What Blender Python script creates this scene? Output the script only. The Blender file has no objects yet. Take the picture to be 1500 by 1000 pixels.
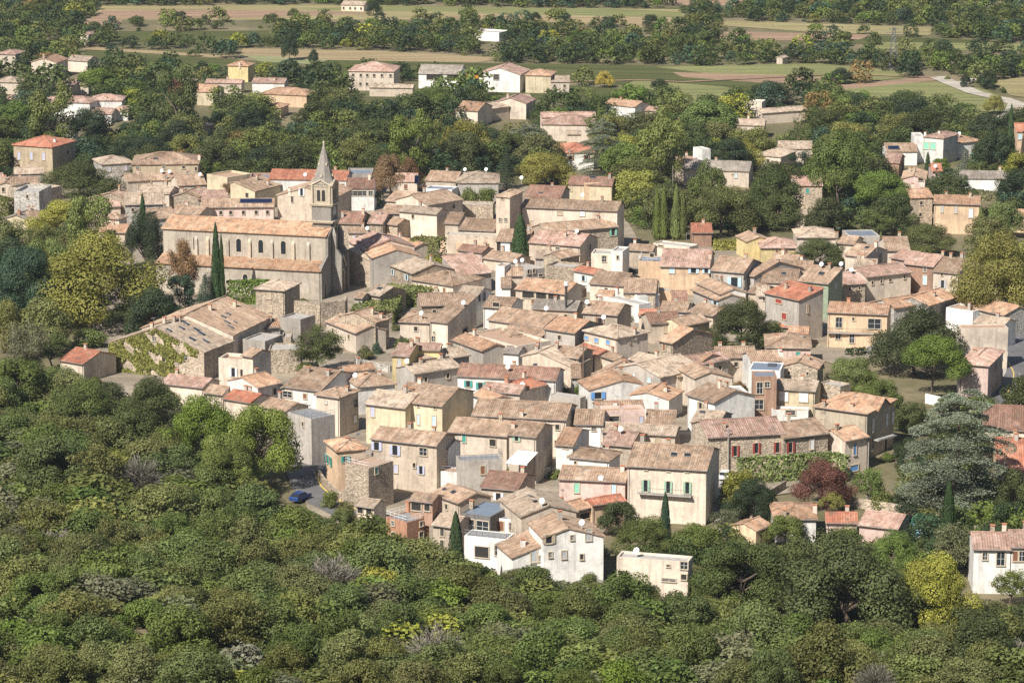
import bpy, math, random
import numpy as np
R=math.radians
sc=bpy.context.scene
# ---------------- camera, sky, sun, exposure ----------------
CAM_Z=135.0; FPX=4400.0; PITCH=R(12.56)
cd=bpy.data.cameras.new('camera'); co=bpy.data.objects.new('camera',cd); sc.collection.objects.link(co)
co.location=(0,0,CAM_Z); co.rotation_euler=(R(90)-PITCH,0,0)
cd.sensor_width=36; cd.lens=FPX/1500*36; cd.clip_start=1; cd.clip_end=20000
sc.camera=co
SUN_AZ=R(215); SUN_EL=R(44)
w=bpy.data.worlds.new('World'); sc.world=w; w.use_nodes=True
nt=w.node_tree; bg=nt.nodes['Background']; sk_=nt.nodes.new('ShaderNodeTexSky'); sk_.sky_type='NISHITA'; sk_.sun_disc=False
sk_.sun_elevation=SUN_EL; sk_.sun_rotation=SUN_AZ; nt.links.new(sk_.outputs[0],bg.inputs[0]); bg.inputs[1].default_value=0.064
sl=bpy.data.lights.new('sun','SUN'); sl.energy=5.0; sl.angle=R(.5); sl.color=(1,.95,.88)
so=bpy.data.objects.new('sun',sl); sc.collection.objects.link(so); so.location=(-200,-200,400)
so.rotation_euler=(R(90)-SUN_EL,0,-(SUN_AZ-R(180)))
sc.view_settings.view_transform='Standard'; sc.view_settings.look='None'; sc.view_settings.exposure=0.5; sc.view_settings.gamma=1
sc.cycles.max_bounces=5; sc.cycles.diffuse_bounces=3; sc.cycles.glossy_bounces=2; sc.cycles.transmission_bounces=2
sc.cycles.use_adaptive_sampling=True; sc.cycles.use_denoising=False
sc.cycles.caustics_reflective=False; sc.cycles.caustics_refractive=False
# ---------------- helpers ----------------
COL=sc.collection
def ray(px,py):
    x=(px-750)/FPX; y=(500-py)/FPX
    return np.array((x, math.cos(PITCH)+y*math.sin(PITCH), -math.sin(PITCH)+y*math.cos(PITCH)))
def at(px,py,z=0.0):
    d=ray(px,py); t=(z-CAM_Z)/d[2]
    return np.array((d[0]*t,d[1]*t,z))
def mpp(py): return at(750,py)[1]/math.cos(PITCH-math.atan((500-py)/FPX))/FPX
_B=[(-500,560),(0,590),(150,612),(250,640),(330,690),(400,745),(480,770),(560,795),(650,835),(800,872),(900,890),(1060,925),(1250,980),(1500,1040),(2000,1090)]
_bx=[at(a,b)[0] for a,b in _B]; _by=[at(a,b)[1] for a,b in _B]
def hn(x,y): return math.sin(x*.05+1.3)*math.cos(y*.043+.4)+.5*math.sin(x*.13+y*.09)+.3*math.sin(x*.27-y*.21)
def ter(x,y):
    yb=float(np.interp(x,_bx,_by))
    if y>=yb: return 0.0
    if y>=330:
        t=(yb-y)/(yb-330); return 21.5*t**1.08+2.2*hn(x,y)*min(1,t*3)*min(1,(y-325)/12)
    return float(np.interp(y,[-80,0,60,150,250,330],[118,118,96,66,39,21.5]))
def ground(px,py):
    d=ray(px,py); t=200.0
    while t<9000:
        p=d*t
        if p[2]+CAM_Z<=ter(p[0],p[1]): break
        t+=1.0 if t<900 else 10
    p=d*t; return np.array((p[0],p[1],ter(p[0],p[1])))
def tag(o,label=None,cat=None,group=None,kind=None):
    if label: o['label']=label
    if cat: o['category']=cat
    if group: o['group']=group
    if kind: o['kind']=kind
    return o
def link(o,parent=None):
    COL.objects.link(o)
    if parent is not None: o.parent=parent
    return o
def empty(name,loc,rz=0):
    o=bpy.data.objects.new(name,None); o.empty_display_size=.5; o.location=[float(v) for v in loc]; o.rotation_euler=(0,0,rz); return link(o)
class MB:
    def __init__(s): s.v=[];s.f=[];s.uv=[]
    def face(s,pts,uv=None):
        n=len(s.v); s.v+= [tuple(float(c) for c in p) for p in pts]; s.f.append(tuple(range(n,n+len(pts)))); s.uv.append(uv or [(0,0)]*len(pts)); return s
    def box(s,x0,x1,y0,y1,z0,z1):
        p=[(x0,y0,z0),(x1,y0,z0),(x1,y1,z0),(x0,y1,z0),(x0,y0,z1),(x1,y0,z1),(x1,y1,z1),(x0,y1,z1)]
        for a in ((0,1,5,4),(1,2,6,5),(2,3,7,6),(3,0,4,7),(4,5,6,7),(3,2,1,0)): s.face([p[i] for i in a])
        return s
    def prism(s,pts,z0,z1):
        n=len(pts)
        for i in range(n):
            a=pts[i];b=pts[(i+1)%n]; s.face([(a[0],a[1],z0),(b[0],b[1],z0),(b[0],b[1],z1),(a[0],a[1],z1)])
        s.face([(a[0],a[1],z1) for a in pts]); s.face([(a[0],a[1],z0) for a in pts[::-1]]); return s
    def tube(s,a,b,ra,rb=None,n=6):
        rb=ra if rb is None else rb; a=np.array(a,float);b=np.array(b,float);d=b-a;L=np.linalg.norm(d)
        if L<1e-6: return s
        d/=L; u=np.cross(d,(0,0,1) if abs(d[2])<.9 else (1,0,0)); u/=np.linalg.norm(u); v=np.cross(d,u)
        ca=[a+ra*(u*math.cos(k*2*math.pi/n)+v*math.sin(k*2*math.pi/n)) for k in range(n)]
        cb=[b+rb*(u*math.cos(k*2*math.pi/n)+v*math.sin(k*2*math.pi/n)) for k in range(n)]
        for k in range(n): s.face([ca[k],cb[k],cb[(k+1)%n],ca[(k+1)%n]])
        s.face(ca); s.face(cb[::-1]); return s
    def mesh(s,name,mat=None):
        me=bpy.data.meshes.new(name); me.from_pydata(s.v,[],s.f)
        u=me.uv_layers.new(name='UVMap'); u.data.foreach_set('uv',np.array([c for f in s.uv for p in f for c in p],dtype=np.float32))
        if mat: me.materials.append(mat)
        return me
    def build(s,name,mat,parent=None,loc=None,rz=0):
        o=bpy.data.objects.new(name,s.mesh(name,mat))
        if loc is not None: o.location=[float(c) for c in loc]
        if rz: o.rotation_euler=(0,0,rz)
        return link(o,parent)
def inst(name,me,parent=None,loc=(0,0,0),rz=0,scale=(1,1,1),mat=None):
    o=bpy.data.objects.new(name,me); o.location=[float(c) for c in loc]; o.rotation_euler=(0,0,rz); o.scale=scale; link(o,parent)
    if mat: o.material_slots[0].link='OBJECT'; o.material_slots[0].material=mat
    return o
# ---------------- materials ----------------
def newmat(name):
    m=bpy.data.materials.new(name); m.use_nodes=True; n=m.node_tree; b=n.nodes['Principled BSDF']; return m,n,b
def N(n,t,**k):
    x=n.nodes.new('ShaderNode'+t)
    for a,v in k.items(): setattr(x,a,v)
    return x
def noise(n,vec,scale,detail=4,rough=.6):
    x=N(n,'TexNoise'); x.inputs['Scale'].default_value=scale; x.inputs['Detail'].default_value=detail; x.inputs['Roughness'].default_value=rough
    if vec is not None: n.links.new(vec,x.inputs['Vector'])
    return x.outputs[0]
def ramp(n,fac,stops):
    x=N(n,'ValToRGB'); e=x.color_ramp.elements
    while len(e)<len(stops): e.new(.5)
    for i,(p,c) in enumerate(stops): e[i].position=p; e[i].color=(*c,1) if len(c)==3 else c
    n.links.new(fac,x.inputs[0]); return x.outputs[0]
def g1(n,fac,a,va,b,vb): return ramp(n,fac,[(a,(va,)*3),(b,(vb,)*3)])
def mix(n,fac,a,b,mode='MIX'):
    x=N(n,'Mix',data_type='RGBA',blend_type=mode)
    for i,s in ((0,fac),(6,a),(7,b)):
        if isinstance(s,(int,float)): x.inputs[i].default_value=s
        elif isinstance(s,tuple): x.inputs[i].default_value=(*s,1)
        else: n.links.new(s,x.inputs[i])
    return x.outputs[2]
def math_(n,op,a,b=None):
    x=N(n,'Math',operation=op)
    for i,s in ((0,a),(1,b)):
        if s is None: continue
        if isinstance(s,(int,float)): x.inputs[i].default_value=s
        else: n.links.new(s,x.inputs[i])
    return x.outputs[0]
def scl(c,k): return tuple(min(1,v*k) for v in c)
MAT={}
def plain(name,c,rough=.7,var=.15,scale=1.5,metal=0):
    if name in MAT: return MAT[name]
    m,n,b=newmat(name); tc=N(n,'TexCoord'); f=noise(n,tc.outputs['Object'],scale)
    n.links.new(ramp(n,f,[(.3,scl(c,1-var)),(.7,scl(c,1+var))]),b.inputs['Base Color']); b.inputs['Roughness'].default_value=rough; b.inputs['Metallic'].default_value=metal
    MAT[name]=m; return m
ROOFC={'nave':((.30,.14,.07),(.50,.28,.155),(.57,.35,.215),(.63,.46,.31)), 'tan':((.165,.10,.062),(.345,.22,.14),(.435,.30,.20),(.56,.43,.31)),
 'pink':((.20,.11,.08),(.42,.25,.18),(.52,.33,.25),(.62,.46,.38)),
 'orange':((.23,.12,.065),(.45,.25,.14),(.54,.325,.20),(.61,.44,.31)),
 'red':((.22,.07,.04),(.42,.14,.075),(.50,.185,.10),(.56,.28,.17)),
 'brown':((.13,.065,.045),(.27,.14,.095),(.35,.19,.13),(.44,.28,.2)),
 'pale':((.22,.155,.11),(.43,.32,.225),(.51,.40,.295),(.60,.50,.385)),
 'grey':((.12,.10,.09),(.26,.22,.18),(.34,.29,.24),(.42,.37,.3))}
def roofmat(k):
    key='roof_'+k
    if key in MAT: return MAT[key]
    m,n,b=newmat('canal_tiles_'+k); c=ROOFC[k]; uv=N(n,'UVMap'); oi=N(n,'ObjectInfo'); sp=N(n,'SeparateXYZ'); n.links.new(uv.outputs[0],sp.inputs[0])
    cu=math_(n,'FLOOR',math_(n,'DIVIDE',sp.outputs[0],.40)); cv=math_(n,'FLOOR',math_(n,'DIVIDE',sp.outputs[1],.8))
    cb=N(n,'CombineXYZ'); n.links.new(cu,cb.inputs[0]); n.links.new(cv,cb.inputs[1]); n.links.new(math_(n,'MULTIPLY',oi.outputs['Random'],91),cb.inputs[2])
    wn=N(n,'TexWhiteNoise',noise_dimensions='3D'); n.links.new(cb.outputs[0],wn.inputs[0])
    tile=ramp(n,wn.outputs[0],[(0,c[0]),(.28,c[1]),(.7,c[2]),(1,c[3])])
    ad=N(n,'VectorMath',operation='ADD'); tc=N(n,'TexCoord'); n.links.new(tc.outputs['Object'],ad.inputs[0]); n.links.new(cb.outputs[0],ad.inputs[1])
    off=N(n,'CombineXYZ'); 
    for i in range(3): n.links.new(math_(n,'MULTIPLY',oi.outputs['Random'],57+i*31),off.inputs[i])
    n.links.new(off.outputs[0],ad.inputs[1])
    big=noise(n,ad.outputs[0],.35,5,.65)
    patch=ramp(n,big,[(.36,scl(c[1],.62)),(.5,c[1]),(.66,c[3])])
    wc=N(n,'TexWhiteNoise',noise_dimensions='1D'); n.links.new(math_(n,'ADD',cu,math_(n,'MULTIPLY',oi.outputs['Random'],377)),wc.inputs['W']); colm=ramp(n,wc.outputs[0],[(0,scl(c[1],.75)),(.4,c[1]),(1,c[3])])
    col=mix(n,.34,mix(n,.5,tile,colm),patch) if False else mix(n,.45,mix(n,.5,tile,colm),patch)
    fine=noise(n,ad.outputs[0],2.2,3); col=mix(n,.6,col,g1(n,fine,.3,.6,.72,1.25),'MULTIPLY')
    # lichen and soot
    li=noise(n,ad.outputs[0],.8,6,.7); lf=g1(n,li,.5,0,.64,.7); col=mix(n,lf,col,(.15,.125,.09))
    r1=N(n,'MapRange'); n.links.new(oi.outputs['Random'],r1.inputs[0]); r1.inputs[3].default_value=.78; r1.inputs[4].default_value=1.16
    hs=N(n,'HueSaturation'); n.links.new(col,hs.inputs['Color']); n.links.new(r1.outputs[0],hs.inputs['Value']); hs.inputs['Saturation'].default_value=.95
    n.links.new(hs.outputs[0],b.inputs['Base Color']); b.inputs['Roughness'].default_value=.9; b.inputs['Specular IOR Level'].default_value=.2
    MAT[key]=m; return m
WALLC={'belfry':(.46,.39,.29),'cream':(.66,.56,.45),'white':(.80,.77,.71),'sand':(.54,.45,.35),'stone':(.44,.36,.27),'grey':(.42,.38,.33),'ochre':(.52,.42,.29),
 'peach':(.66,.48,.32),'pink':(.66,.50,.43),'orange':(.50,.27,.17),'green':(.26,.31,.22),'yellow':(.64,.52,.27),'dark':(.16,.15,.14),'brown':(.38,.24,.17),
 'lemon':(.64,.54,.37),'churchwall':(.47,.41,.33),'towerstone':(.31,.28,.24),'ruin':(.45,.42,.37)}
ROUGHSTONE={'stone','ruin'}
def wallmat(k):
    key='wall_'+k
    if key in MAT: return MAT[key]
    m,n,b=newmat(('rubble_' if k in ROUGHSTONE else 'plaster_')+k); c=WALLC[k]; tc=N(n,'TexCoord'); oi=N(n,'ObjectInfo')
    off=N(n,'CombineXYZ'); 
    for i in range(3): n.links.new(math_(n,'MULTIPLY',oi.outputs['Random'],41+i*23),off.inputs[i])
    ad=N(n,'VectorMath',operation='ADD'); n.links.new(tc.outputs['Object'],ad.inputs[0]); n.links.new(off.outputs[0],ad.inputs[1]); V=ad.outputs[0]
    big=noise(n,V,.22,5,.65); col=ramp(n,big,[(.3,scl(c,.70)),(.5,c),(.72,scl(c,1.12))])
    mp=N(n,'Mapping'); n.links.new(V,mp.inputs[0]); mp.inputs['Scale'].default_value=(1.6,1.6,.16)
    st=noise(n,mp.outputs[0],1.0,5,.7); col=mix(n,g1(n,st,.47,0,.70,.62),col,(c[0]*.5,c[1]*.49,c[2]*.5))
    med=noise(n,V,1.6,4); col=mix(n,.6,col,g1(n,med,.3,.78,.7,1.15),'MULTIPLY')
    if k in ROUGHSTONE:
        vo=N(n,'TexVoronoi'); vo.inputs['Scale'].default_value=3.4; mp2=N(n,'Mapping'); mp2.inputs['Scale'].default_value=(1,1,1.6); n.links.new(V,mp2.inputs[0]); n.links.new(mp2.outputs[0],vo.inputs['Vector'])
        sp=N(n,'SeparateColor'); n.links.new(vo.outputs['Color'],sp.inputs[0]); col=mix(n,.8,col,g1(n,sp.outputs[0],.1,.55,.9,1.4),'MULTIPLY')
        bu=N(n,'Bump'); bu.inputs['Strength'].default_value=.6; bu.inputs['Distance'].default_value=.12; n.links.new(vo.outputs['Distance'],bu.inputs['Height']); bu.invert=True; n.links.new(bu.outputs[0],b.inputs['Normal'])
    r1=N(n,'MapRange'); n.links.new(oi.outputs['Random'],r1.inputs[0]); r1.inputs[3].default_value=.80; r1.inputs[4].default_value=1.14
    hs=N(n,'HueSaturation'); n.links.new(col,hs.inputs['Color']); n.links.new(r1.outputs[0],hs.inputs['Value'])
    n.links.new(hs.outputs[0],b.inputs['Base Color']); b.inputs['Roughness'].default_value=.92; b.inputs['Specular IOR Level'].default_value=.15
    MAT[key]=m; return m
GLASS,_n,_b=newmat('window_glass'); _b.inputs['Base Color'].default_value=(.025,.03,.035,1); _b.inputs['Roughness'].default_value=.12
SOLAR,_n,_b=newmat('solar_glass'); _b.inputs['Base Color'].default_value=(.012,.018,.05,1); _b.inputs['Roughness'].default_value=.2
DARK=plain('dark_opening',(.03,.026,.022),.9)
TRIM=plain('pale_stone_trim',(.50,.42,.31),.85); WHITE=plain('white_paint',(.75,.75,.73),.5,.05); METAL=plain('grey_metal',(.25,.25,.25),.45,.1,1.5,.6)
WOOD=plain('weathered_wood',(.20,.13,.08),.8,.3,3); TERRA=plain('terracotta',(.5,.2,.1),.8,.25,3); CONC=plain('concrete',(.40,.37,.33),.9,.2,.8); IRON=plain('dark_iron',(.05,.05,.05),.5)
SHC={'white':(.72,.72,.72),'blue':(.12,.30,.60),'lightblue':(.45,.60,.68),'teal':(.05,.30,.26),'green':(.30,.45,.32),'lilac':(.45,.46,.58),'brown':(.20,.09,.05),'red':(.30,.05,.04),'grey':(.42,.43,.44),'mint':(.25,.55,.40),'tan':(.42,.34,.24),'dark':(.06,.055,.05)}
def shmat(k): return plain('painted_'+k+'_shutter',SHC[k],.6,.12)
ASPH=plain('asphalt',(.13,.125,.125),.9,.25,.4)
# ---------------- foliage ----------------
def leafmat(name,c,sat=1.0,var=.22,trans=.22):
    if name in MAT: return MAT[name]
    m,n,b=newmat(name); oi=N(n,'ObjectInfo'); at_=N(n,'Attribute'); at_.attribute_name='tint'
    col=ramp(n,at_.outputs['Fac'],[(0,scl(c,.55)),(.45,c),(.8,scl(c,1.25)),(1,scl(c,1.5))])
    tc=N(n,'TexCoord'); cl=noise(n,tc.outputs['Object'],.55,3); col=mix(n,.7,col,g1(n,cl,.32,.68,.68,1.3),'MULTIPLY')
    hs=N(n,'HueSaturation'); n.links.new(col,hs.inputs['Color'])
    for i,(a,z) in enumerate(((.478,.503),(.95,1.12),(1-var,1+var))):
        wn=N(n,'TexWhiteNoise',noise_dimensions='1D'); n.links.new(math_(n,'MULTIPLY',oi.outputs['Random'],137+i*71),wn.inputs['W'])
        r1=N(n,'MapRange'); n.links.new(wn.outputs[0],r1.inputs[0]); r1.inputs[3].default_value=a; r1.inputs[4].default_value=z; n.links.new(r1.outputs[0],hs.inputs[i])
    finish_leaf(n,b,hs.outputs[0],trans); MAT[name]=m; return m
def finish_leaf(n,b,col,trans):
    n.links.new(col,b.inputs['Base Color']); b.inputs['Roughness'].default_value=.6; b.inputs['Specular IOR Level'].default_value=.25
    tr=N(n,'BsdfTranslucent'); n.links.new(mix(n,1.0,col,(1.0,1.15,.5),'MULTIPLY'),tr.inputs[0]); ms=N(n,'MixShader'); ms.inputs[0].default_value=trans
    n.links.new(b.outputs[0],ms.inputs[1]); n.links.new(tr.outputs[0],ms.inputs[2]); n.links.new(ms.outputs[0],n.nodes['Material Output'].inputs[0])
def colleafmat(name):
    m,n,b=newmat(name); a=N(n,'Attribute'); a.attribute_name='leafcol'; tc=N(n,'TexCoord'); cl=noise(n,tc.outputs['Object'],.5,3)
    hs=N(n,'HueSaturation'); hs.inputs['Saturation'].default_value=1.1; n.links.new(mix(n,.7,a.outputs['Color'],g1(n,cl,.32,.68,.68,1.3),'MULTIPLY'),hs.inputs['Color']); finish_leaf(n,b,hs.outputs[0],.2); return m
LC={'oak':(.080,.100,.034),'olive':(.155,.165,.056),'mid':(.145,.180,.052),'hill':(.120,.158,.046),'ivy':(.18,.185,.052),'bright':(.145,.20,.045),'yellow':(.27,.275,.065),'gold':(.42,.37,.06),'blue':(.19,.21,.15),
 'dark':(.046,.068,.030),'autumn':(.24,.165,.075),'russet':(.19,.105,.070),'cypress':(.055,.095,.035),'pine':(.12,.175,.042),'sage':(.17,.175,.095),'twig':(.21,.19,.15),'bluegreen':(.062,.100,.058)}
def lm(k): return leafmat('foliage_'+k,LC[k])
def cards(C,Nn,s,rng,asp=.7,tint=None):
    """quads centred at C (n,3) with normals Nn, size s; returns verts (4n,3) and tint (n)"""
    n=len(C); a=rng.normal(size=(n,3)); Nn=Nn/np.linalg.norm(Nn,axis=1,keepdims=True)
    u=np.cross(Nn,a); u/=np.linalg.norm(u,axis=1,keepdims=True)+1e-9; v=np.cross(Nn,u)
    sz=(s*rng.uniform(.6,1.35,n))[:,None]; u=u*sz*.5; v=v*sz*.5*asp
    V=np.stack([C-u-v,C+u-v*.6,C+u*.8+v,C-u*.7+v*.9],1).reshape(-1,3)
    t=rng.uniform(0,1,n) if tint is None else tint
    return V,t
def rnd_dir(n,rng):
    d=rng.normal(size=(n,3)); return d/np.linalg.norm(d,axis=1,keepdims=True)
def blobs(cent,rad,nl,s,rng,up=.25,inward=.35,squash=.8,shell=(.72,1.08),nout=1.0):
    w_=rad**2; k=rng.choice(len(cent),nl,p=w_/w_.sum()); d=rnd_dir(nl,rng); 
    rr=rad[k]*rng.uniform(shell[0],shell[1],nl); P=cent[k]+d*rr[:,None]*np.array((1,1,squash))
    nrm=d*nout*1.35+rng.normal(size=(nl,3))*.5+np.array((0,0,up))
    bt=rng.uniform(-.26,.26,len(cent))
    t=np.clip(rng.normal(.48,.13,nl)+bt[k],0,1)
    return cards(P,nrm,s,rng,tint=t)
def meshify(name,V,t,mat,cols=None):
    n=len(V)//4; me=bpy.data.meshes.new(name); me.vertices.add(4*n); me.vertices.foreach_set('co',V.astype(np.float32).ravel())
    me.loops.add(4*n); me.loops.foreach_set('vertex_index',np.arange(4*n,dtype=np.int32)); me.polygons.add(n); me.polygons.foreach_set('loop_start',np.arange(0,4*n,4,dtype=np.int32))
    if cols is None:
        a=me.attributes.new('tint','FLOAT','FACE'); a.data.foreach_set('value',t.astype(np.float32))
    else:
        a=me.attributes.new('leafcol','FLOAT_COLOR','FACE'); a.data.foreach_set('color',np.c_[cols,np.ones(n)].astype(np.float32).ravel())
    me.materials.append(mat); me.update(calc_edges=True); return me
def crown(kind,nl,s,seed):
    """unit crown: x,y in +-.5, z 0..1 (trunk foot at 0)"""
    r=np.random.default_rng(seed)
    if kind=='oak':
        nb=34; d=rnd_dir(nb,r); d[:,2]=np.abs(d[:,2])*1.5-.72; R_=r.uniform(.6,.86,nb)[:,None]
        c=np.c_[d[:,:2]*R_*.5,d[:,2:]*R_*.5+.50]; c[:,:2]*=1+.13*r.normal(size=(nb,1)); rad=r.uniform(.10,.19,nb)
        return blobs(c,rad,nl,s,r,squash=.85)
    if kind=='airy':
        nb=46; d=rnd_dir(nb,r); R_=r.uniform(.35,.95,nb)[:,None]; c=np.c_[d[:,:2]*R_*.43,d[:,2:]*R_*.36+.58]; rad=r.uniform(.06,.14,nb)
        return blobs(c,rad,nl,s,r,shell=(.3,1.2),nout=.5)
    if kind=='tall':
        nb=36; z=r.uniform(.16,.93,nb); w_=.34*np.sqrt(np.clip(1-((z-.5)/.52)**2,0.02,1)); a=r.uniform(0,6.28,nb)
        c=np.c_[np.cos(a)*w_,np.sin(a)*w_,z]; rad=r.uniform(.10,.17,nb); return blobs(c,rad,nl,s,r,squash=.7)
    if kind=='cypress':
        z=r.uniform(.02,1,nl)**.9; w_=.46*np.clip(1-z,0,1)**.55*np.clip(z*9,0,1)**.5; w_=np.maximum(w_,.02); a=r.uniform(0,6.28,nl); lob=1+.13*np.sin(a*5+z*9)
        rr=w_*r.uniform(.75,1.08,nl)*lob; P=np.c_[np.cos(a)*rr,np.sin(a)*rr,z]; nn=np.c_[np.cos(a),np.sin(a),np.full(nl,.25)]+r.normal(size=(nl,3))*.4
        return cards(P,nn,s,r,asp=1.2,tint=np.clip(r.normal(.5,.2,nl),0,1))
    if kind=='umbrella':
        nb=40; a=r.uniform(0,6.28,nb); q=np.sqrt(r.uniform(0,1,nb))*.42; c=np.c_[np.cos(a)*q,np.sin(a)*q,.84-.34*(q/.42)**2.2-r.uniform(0,.05,nb)]; rad=r.uniform(.09,.15,nb)
        return blobs(c,rad,nl,s,r,up=.5,squash=.8)
    if kind=='pinedome':
        nb=44; d=rnd_dir(nb,r); d[:,2]=np.abs(d[:,2])*1.1-.35; R_=r.uniform(.7,.88,nb)[:,None]; c=np.c_[d[:,:2]*R_*.44,d[:,2:]*R_*.42+.55]; rad=r.uniform(.09,.15,nb)
        return blobs(c,rad,nl,s,r,up=.5)
    if kind=='cedar':
        Vs=[];ts=[]; nb=40
        for i in range(nb):
            z=.10+.86*(i/nb); L=.5*(1-((z-.12)/.90)**2.2)**.6*r.uniform(.65,1.1) if z<1 else .05; a=i*2.4+r.uniform(-.3,.3); m=int(nl/nb)
            q=np.sqrt(r.uniform(.03,1,m))*L; b=r.normal(0,.30,m); x=np.cos(a+b)*q; y=np.sin(a+b)*q; zz=z+.05*L-.10*(q/.5)**2+r.normal(0,.006,m)-.035*np.abs(b)
            P=np.c_[x,y,zz]; v,t=cards(P,np.c_[r.normal(0,.35,m),r.normal(0,.35,m),np.ones(m)],s,r,tint=np.clip(r.normal(.5,.22,m)+r.uniform(-.15,.15),0,1)); Vs.append(v);ts.append(t)
        return np.concatenate(Vs),np.concatenate(ts)
    if kind=='fir':
        Vs=[];ts=[]; nt_=15
        for i in range(nt_):
            z=.08+.9*i/nt_; L=.48*(1-z)**.85+.02; m=int(nl*(L/.48)/nt_*1.9)+6; a=r.uniform(0,6.28,m); q=np.sqrt(r.uniform(.05,1,m))*L*(1+.18*np.sin(a*7+i)); zz=z+.035-.05*q/L+r.normal(0,.008,m)
            v,t=cards(np.c_[np.cos(a)*q,np.sin(a)*q,zz],np.c_[np.cos(a)*.5,np.sin(a)*.5,np.ones(m)]+r.normal(size=(m,3))*.3,s,r); Vs.append(v);ts.append(t)
        return np.concatenate(Vs),np.concatenate(ts)
    if kind=='bush':
        nb=20; d=rnd_dir(nb,r); d[:,2]=np.abs(d[:,2]); R_=r.uniform(.35,.85,nb)[:,None]; c=np.c_[d[:,:2]*R_*.42,d[:,2:]*R_*.60+.15]; rad=r.uniform(.12,.22,nb)
        return blobs(c,rad,nl,s,r,shell=(.6,1.15),nout=.8)
    if kind=='twigs':
        n=nl; d=rnd_dir(n,r); d[:,2]=np.abs(d[:,2])+.15; q=r.uniform(.55,1,n)[:,None]*(1+.18*np.sin(d[:,:1]*9+d[:,1:2]*7)); P=d*q*np.array((.42,.42,.62)); P[:,2]+=.05
        V=[]; u=d+r.normal(size=(n,3))*.35; u/=np.linalg.norm(u,axis=1,keepdims=True); a=np.cross(u,rnd_dir(n,r)); a/=np.linalg.norm(a,axis=1,keepdims=True)
        L=.06*r.uniform(.5,1.3,n)[:,None]; wd=s*.16
        V=np.stack([P-u*L-a*wd,P-u*L+a*wd,P+u*L+a*wd*.5,P+u*L-a*wd*.5],1).reshape(-1,3); return V,r.uniform(0,1,n)
def trunkmesh(kind,seed):
    r=random.Random(seed); m=MB(); top={'umbrella':.74,'cypress':.5,'fir':.9,'cedar':.9}.get(kind,.5); rw=.022 if kind in('umbrella','pinedome') else .028
    p=(0,0,-.05); segs=4; pts=[p]
    for i in range(segs):
        z=top*(i+1)/segs; pts.append((r.uniform(-.02,.02),r.uniform(-.02,.02),z))
    for i in range(segs): m.tube(pts[i],pts[i+1],rw*(1-.18*i),rw*(1-.18*(i+1)))
    if kind in('oak','airy','umbrella','tall','pinedome'):
        for k in range(7):
            a=k*2.4; b=pts[2] if k%2 else pts[3]; L=.30; e=(math.cos(a)*L,math.sin(a)*L,b[2]+(.12 if kind=='umbrella' else .24)); mid=((b[0]+e[0])/2,(b[1]+e[1])/2,(b[2]+e[2])/2-.02)
            m.tube(b,mid,rw*.55,rw*.4,5); m.tube(mid,e,rw*.4,rw*.15,5)
    return m.mesh('trunk',BARK)
BARK=plain('bark',(.13,.095,.07),.9,.3,4); PALEBARK=plain('pale_bark',(.33,.29,.24),.9,.2,4)
_pc={}
PN={'oak':(12000,.0255),'airy':(6000,.026),'tall':(9000,.026),'cypress':(2600,.05),'umbrella':(9500,.024),'pinedome':(11000,.026),'cedar':(22000,.018),'fir':(4200,.03),'bush':(3800,.042),'twigs':(2600,.035)}
def proto(kind,var,hi=False):
    k=(kind,var,hi)
    if k not in _pc:
        nl,s=PN[kind]
        if hi: nl=int(nl*2.4); s*=.66
        V,t=crown(kind,nl,s,hash(kind)%7 if False else sum(map(ord,kind))*10+var)
        _pc[k]=(meshify(kind+'_crown',V,t,lm('oak')),trunkmesh(kind,var),V,t)
    return _pc[k]
_tr=random.Random(5); tree_xy=[]
SPECN={'oak':'oak_tree','airy':'deciduous_tree','tall':'deciduous_tree','cypress':'cypress_tree','umbrella':'stone_pine','pinedome':'pine_tree','cedar':'cedar_tree','fir':'fir_tree','bush':'bush','twigs':'bare_shrub'}
def tree_at(kind,x,y,z,wd,ht,col,label,group=None,hi=False,cat=None,name=None,var=None):
    var=_tr.randrange(3) if var is None else var
    cm,tm,_,_=proto(kind,var,hi); nm=name or SPECN[kind]
    if kind in('bush','twigs'):
        o=inst(nm,cm,None,(x,y,z-.15),_tr.uniform(0,6.28),(wd,wd,ht),lm(col)); return tag(o,label,cat or 'shrub',group)
    root=empty(nm,(x,y,z)); a=_tr.uniform(0,6.28)
    if kind=='cypress' : a=0
    inst('crown',cm,root,(0,0,0),a,(wd,wd,ht),lm(col)); inst('trunk',tm,root,(0,0,0),a,(min(wd,ht),min(wd,ht),ht))
    tree_xy.append((x,y,wd/2)); return tag(root,label,cat or 'tree',group)
def T(kind,cx,top,base,wpx,col,label,hi=False,group=None,cat=None,name=None,var=None):
    g=ground(cx,base); D=math.hypot(math.hypot(g[0],g[1]),CAM_Z-g[2]); k=D/FPX; th=PITCH-math.atan((500-base)/FPX)
    ht=(base-top)*k/math.cos(th); wd=wpx*k*1.04
    # move the foot back by half the crown so that the pixel base is the front edge of the crown's ground contact
    return tree_at(kind,g[0],g[1],g[2],wd,ht,col,label,group,hi,cat,name,var)
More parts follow.
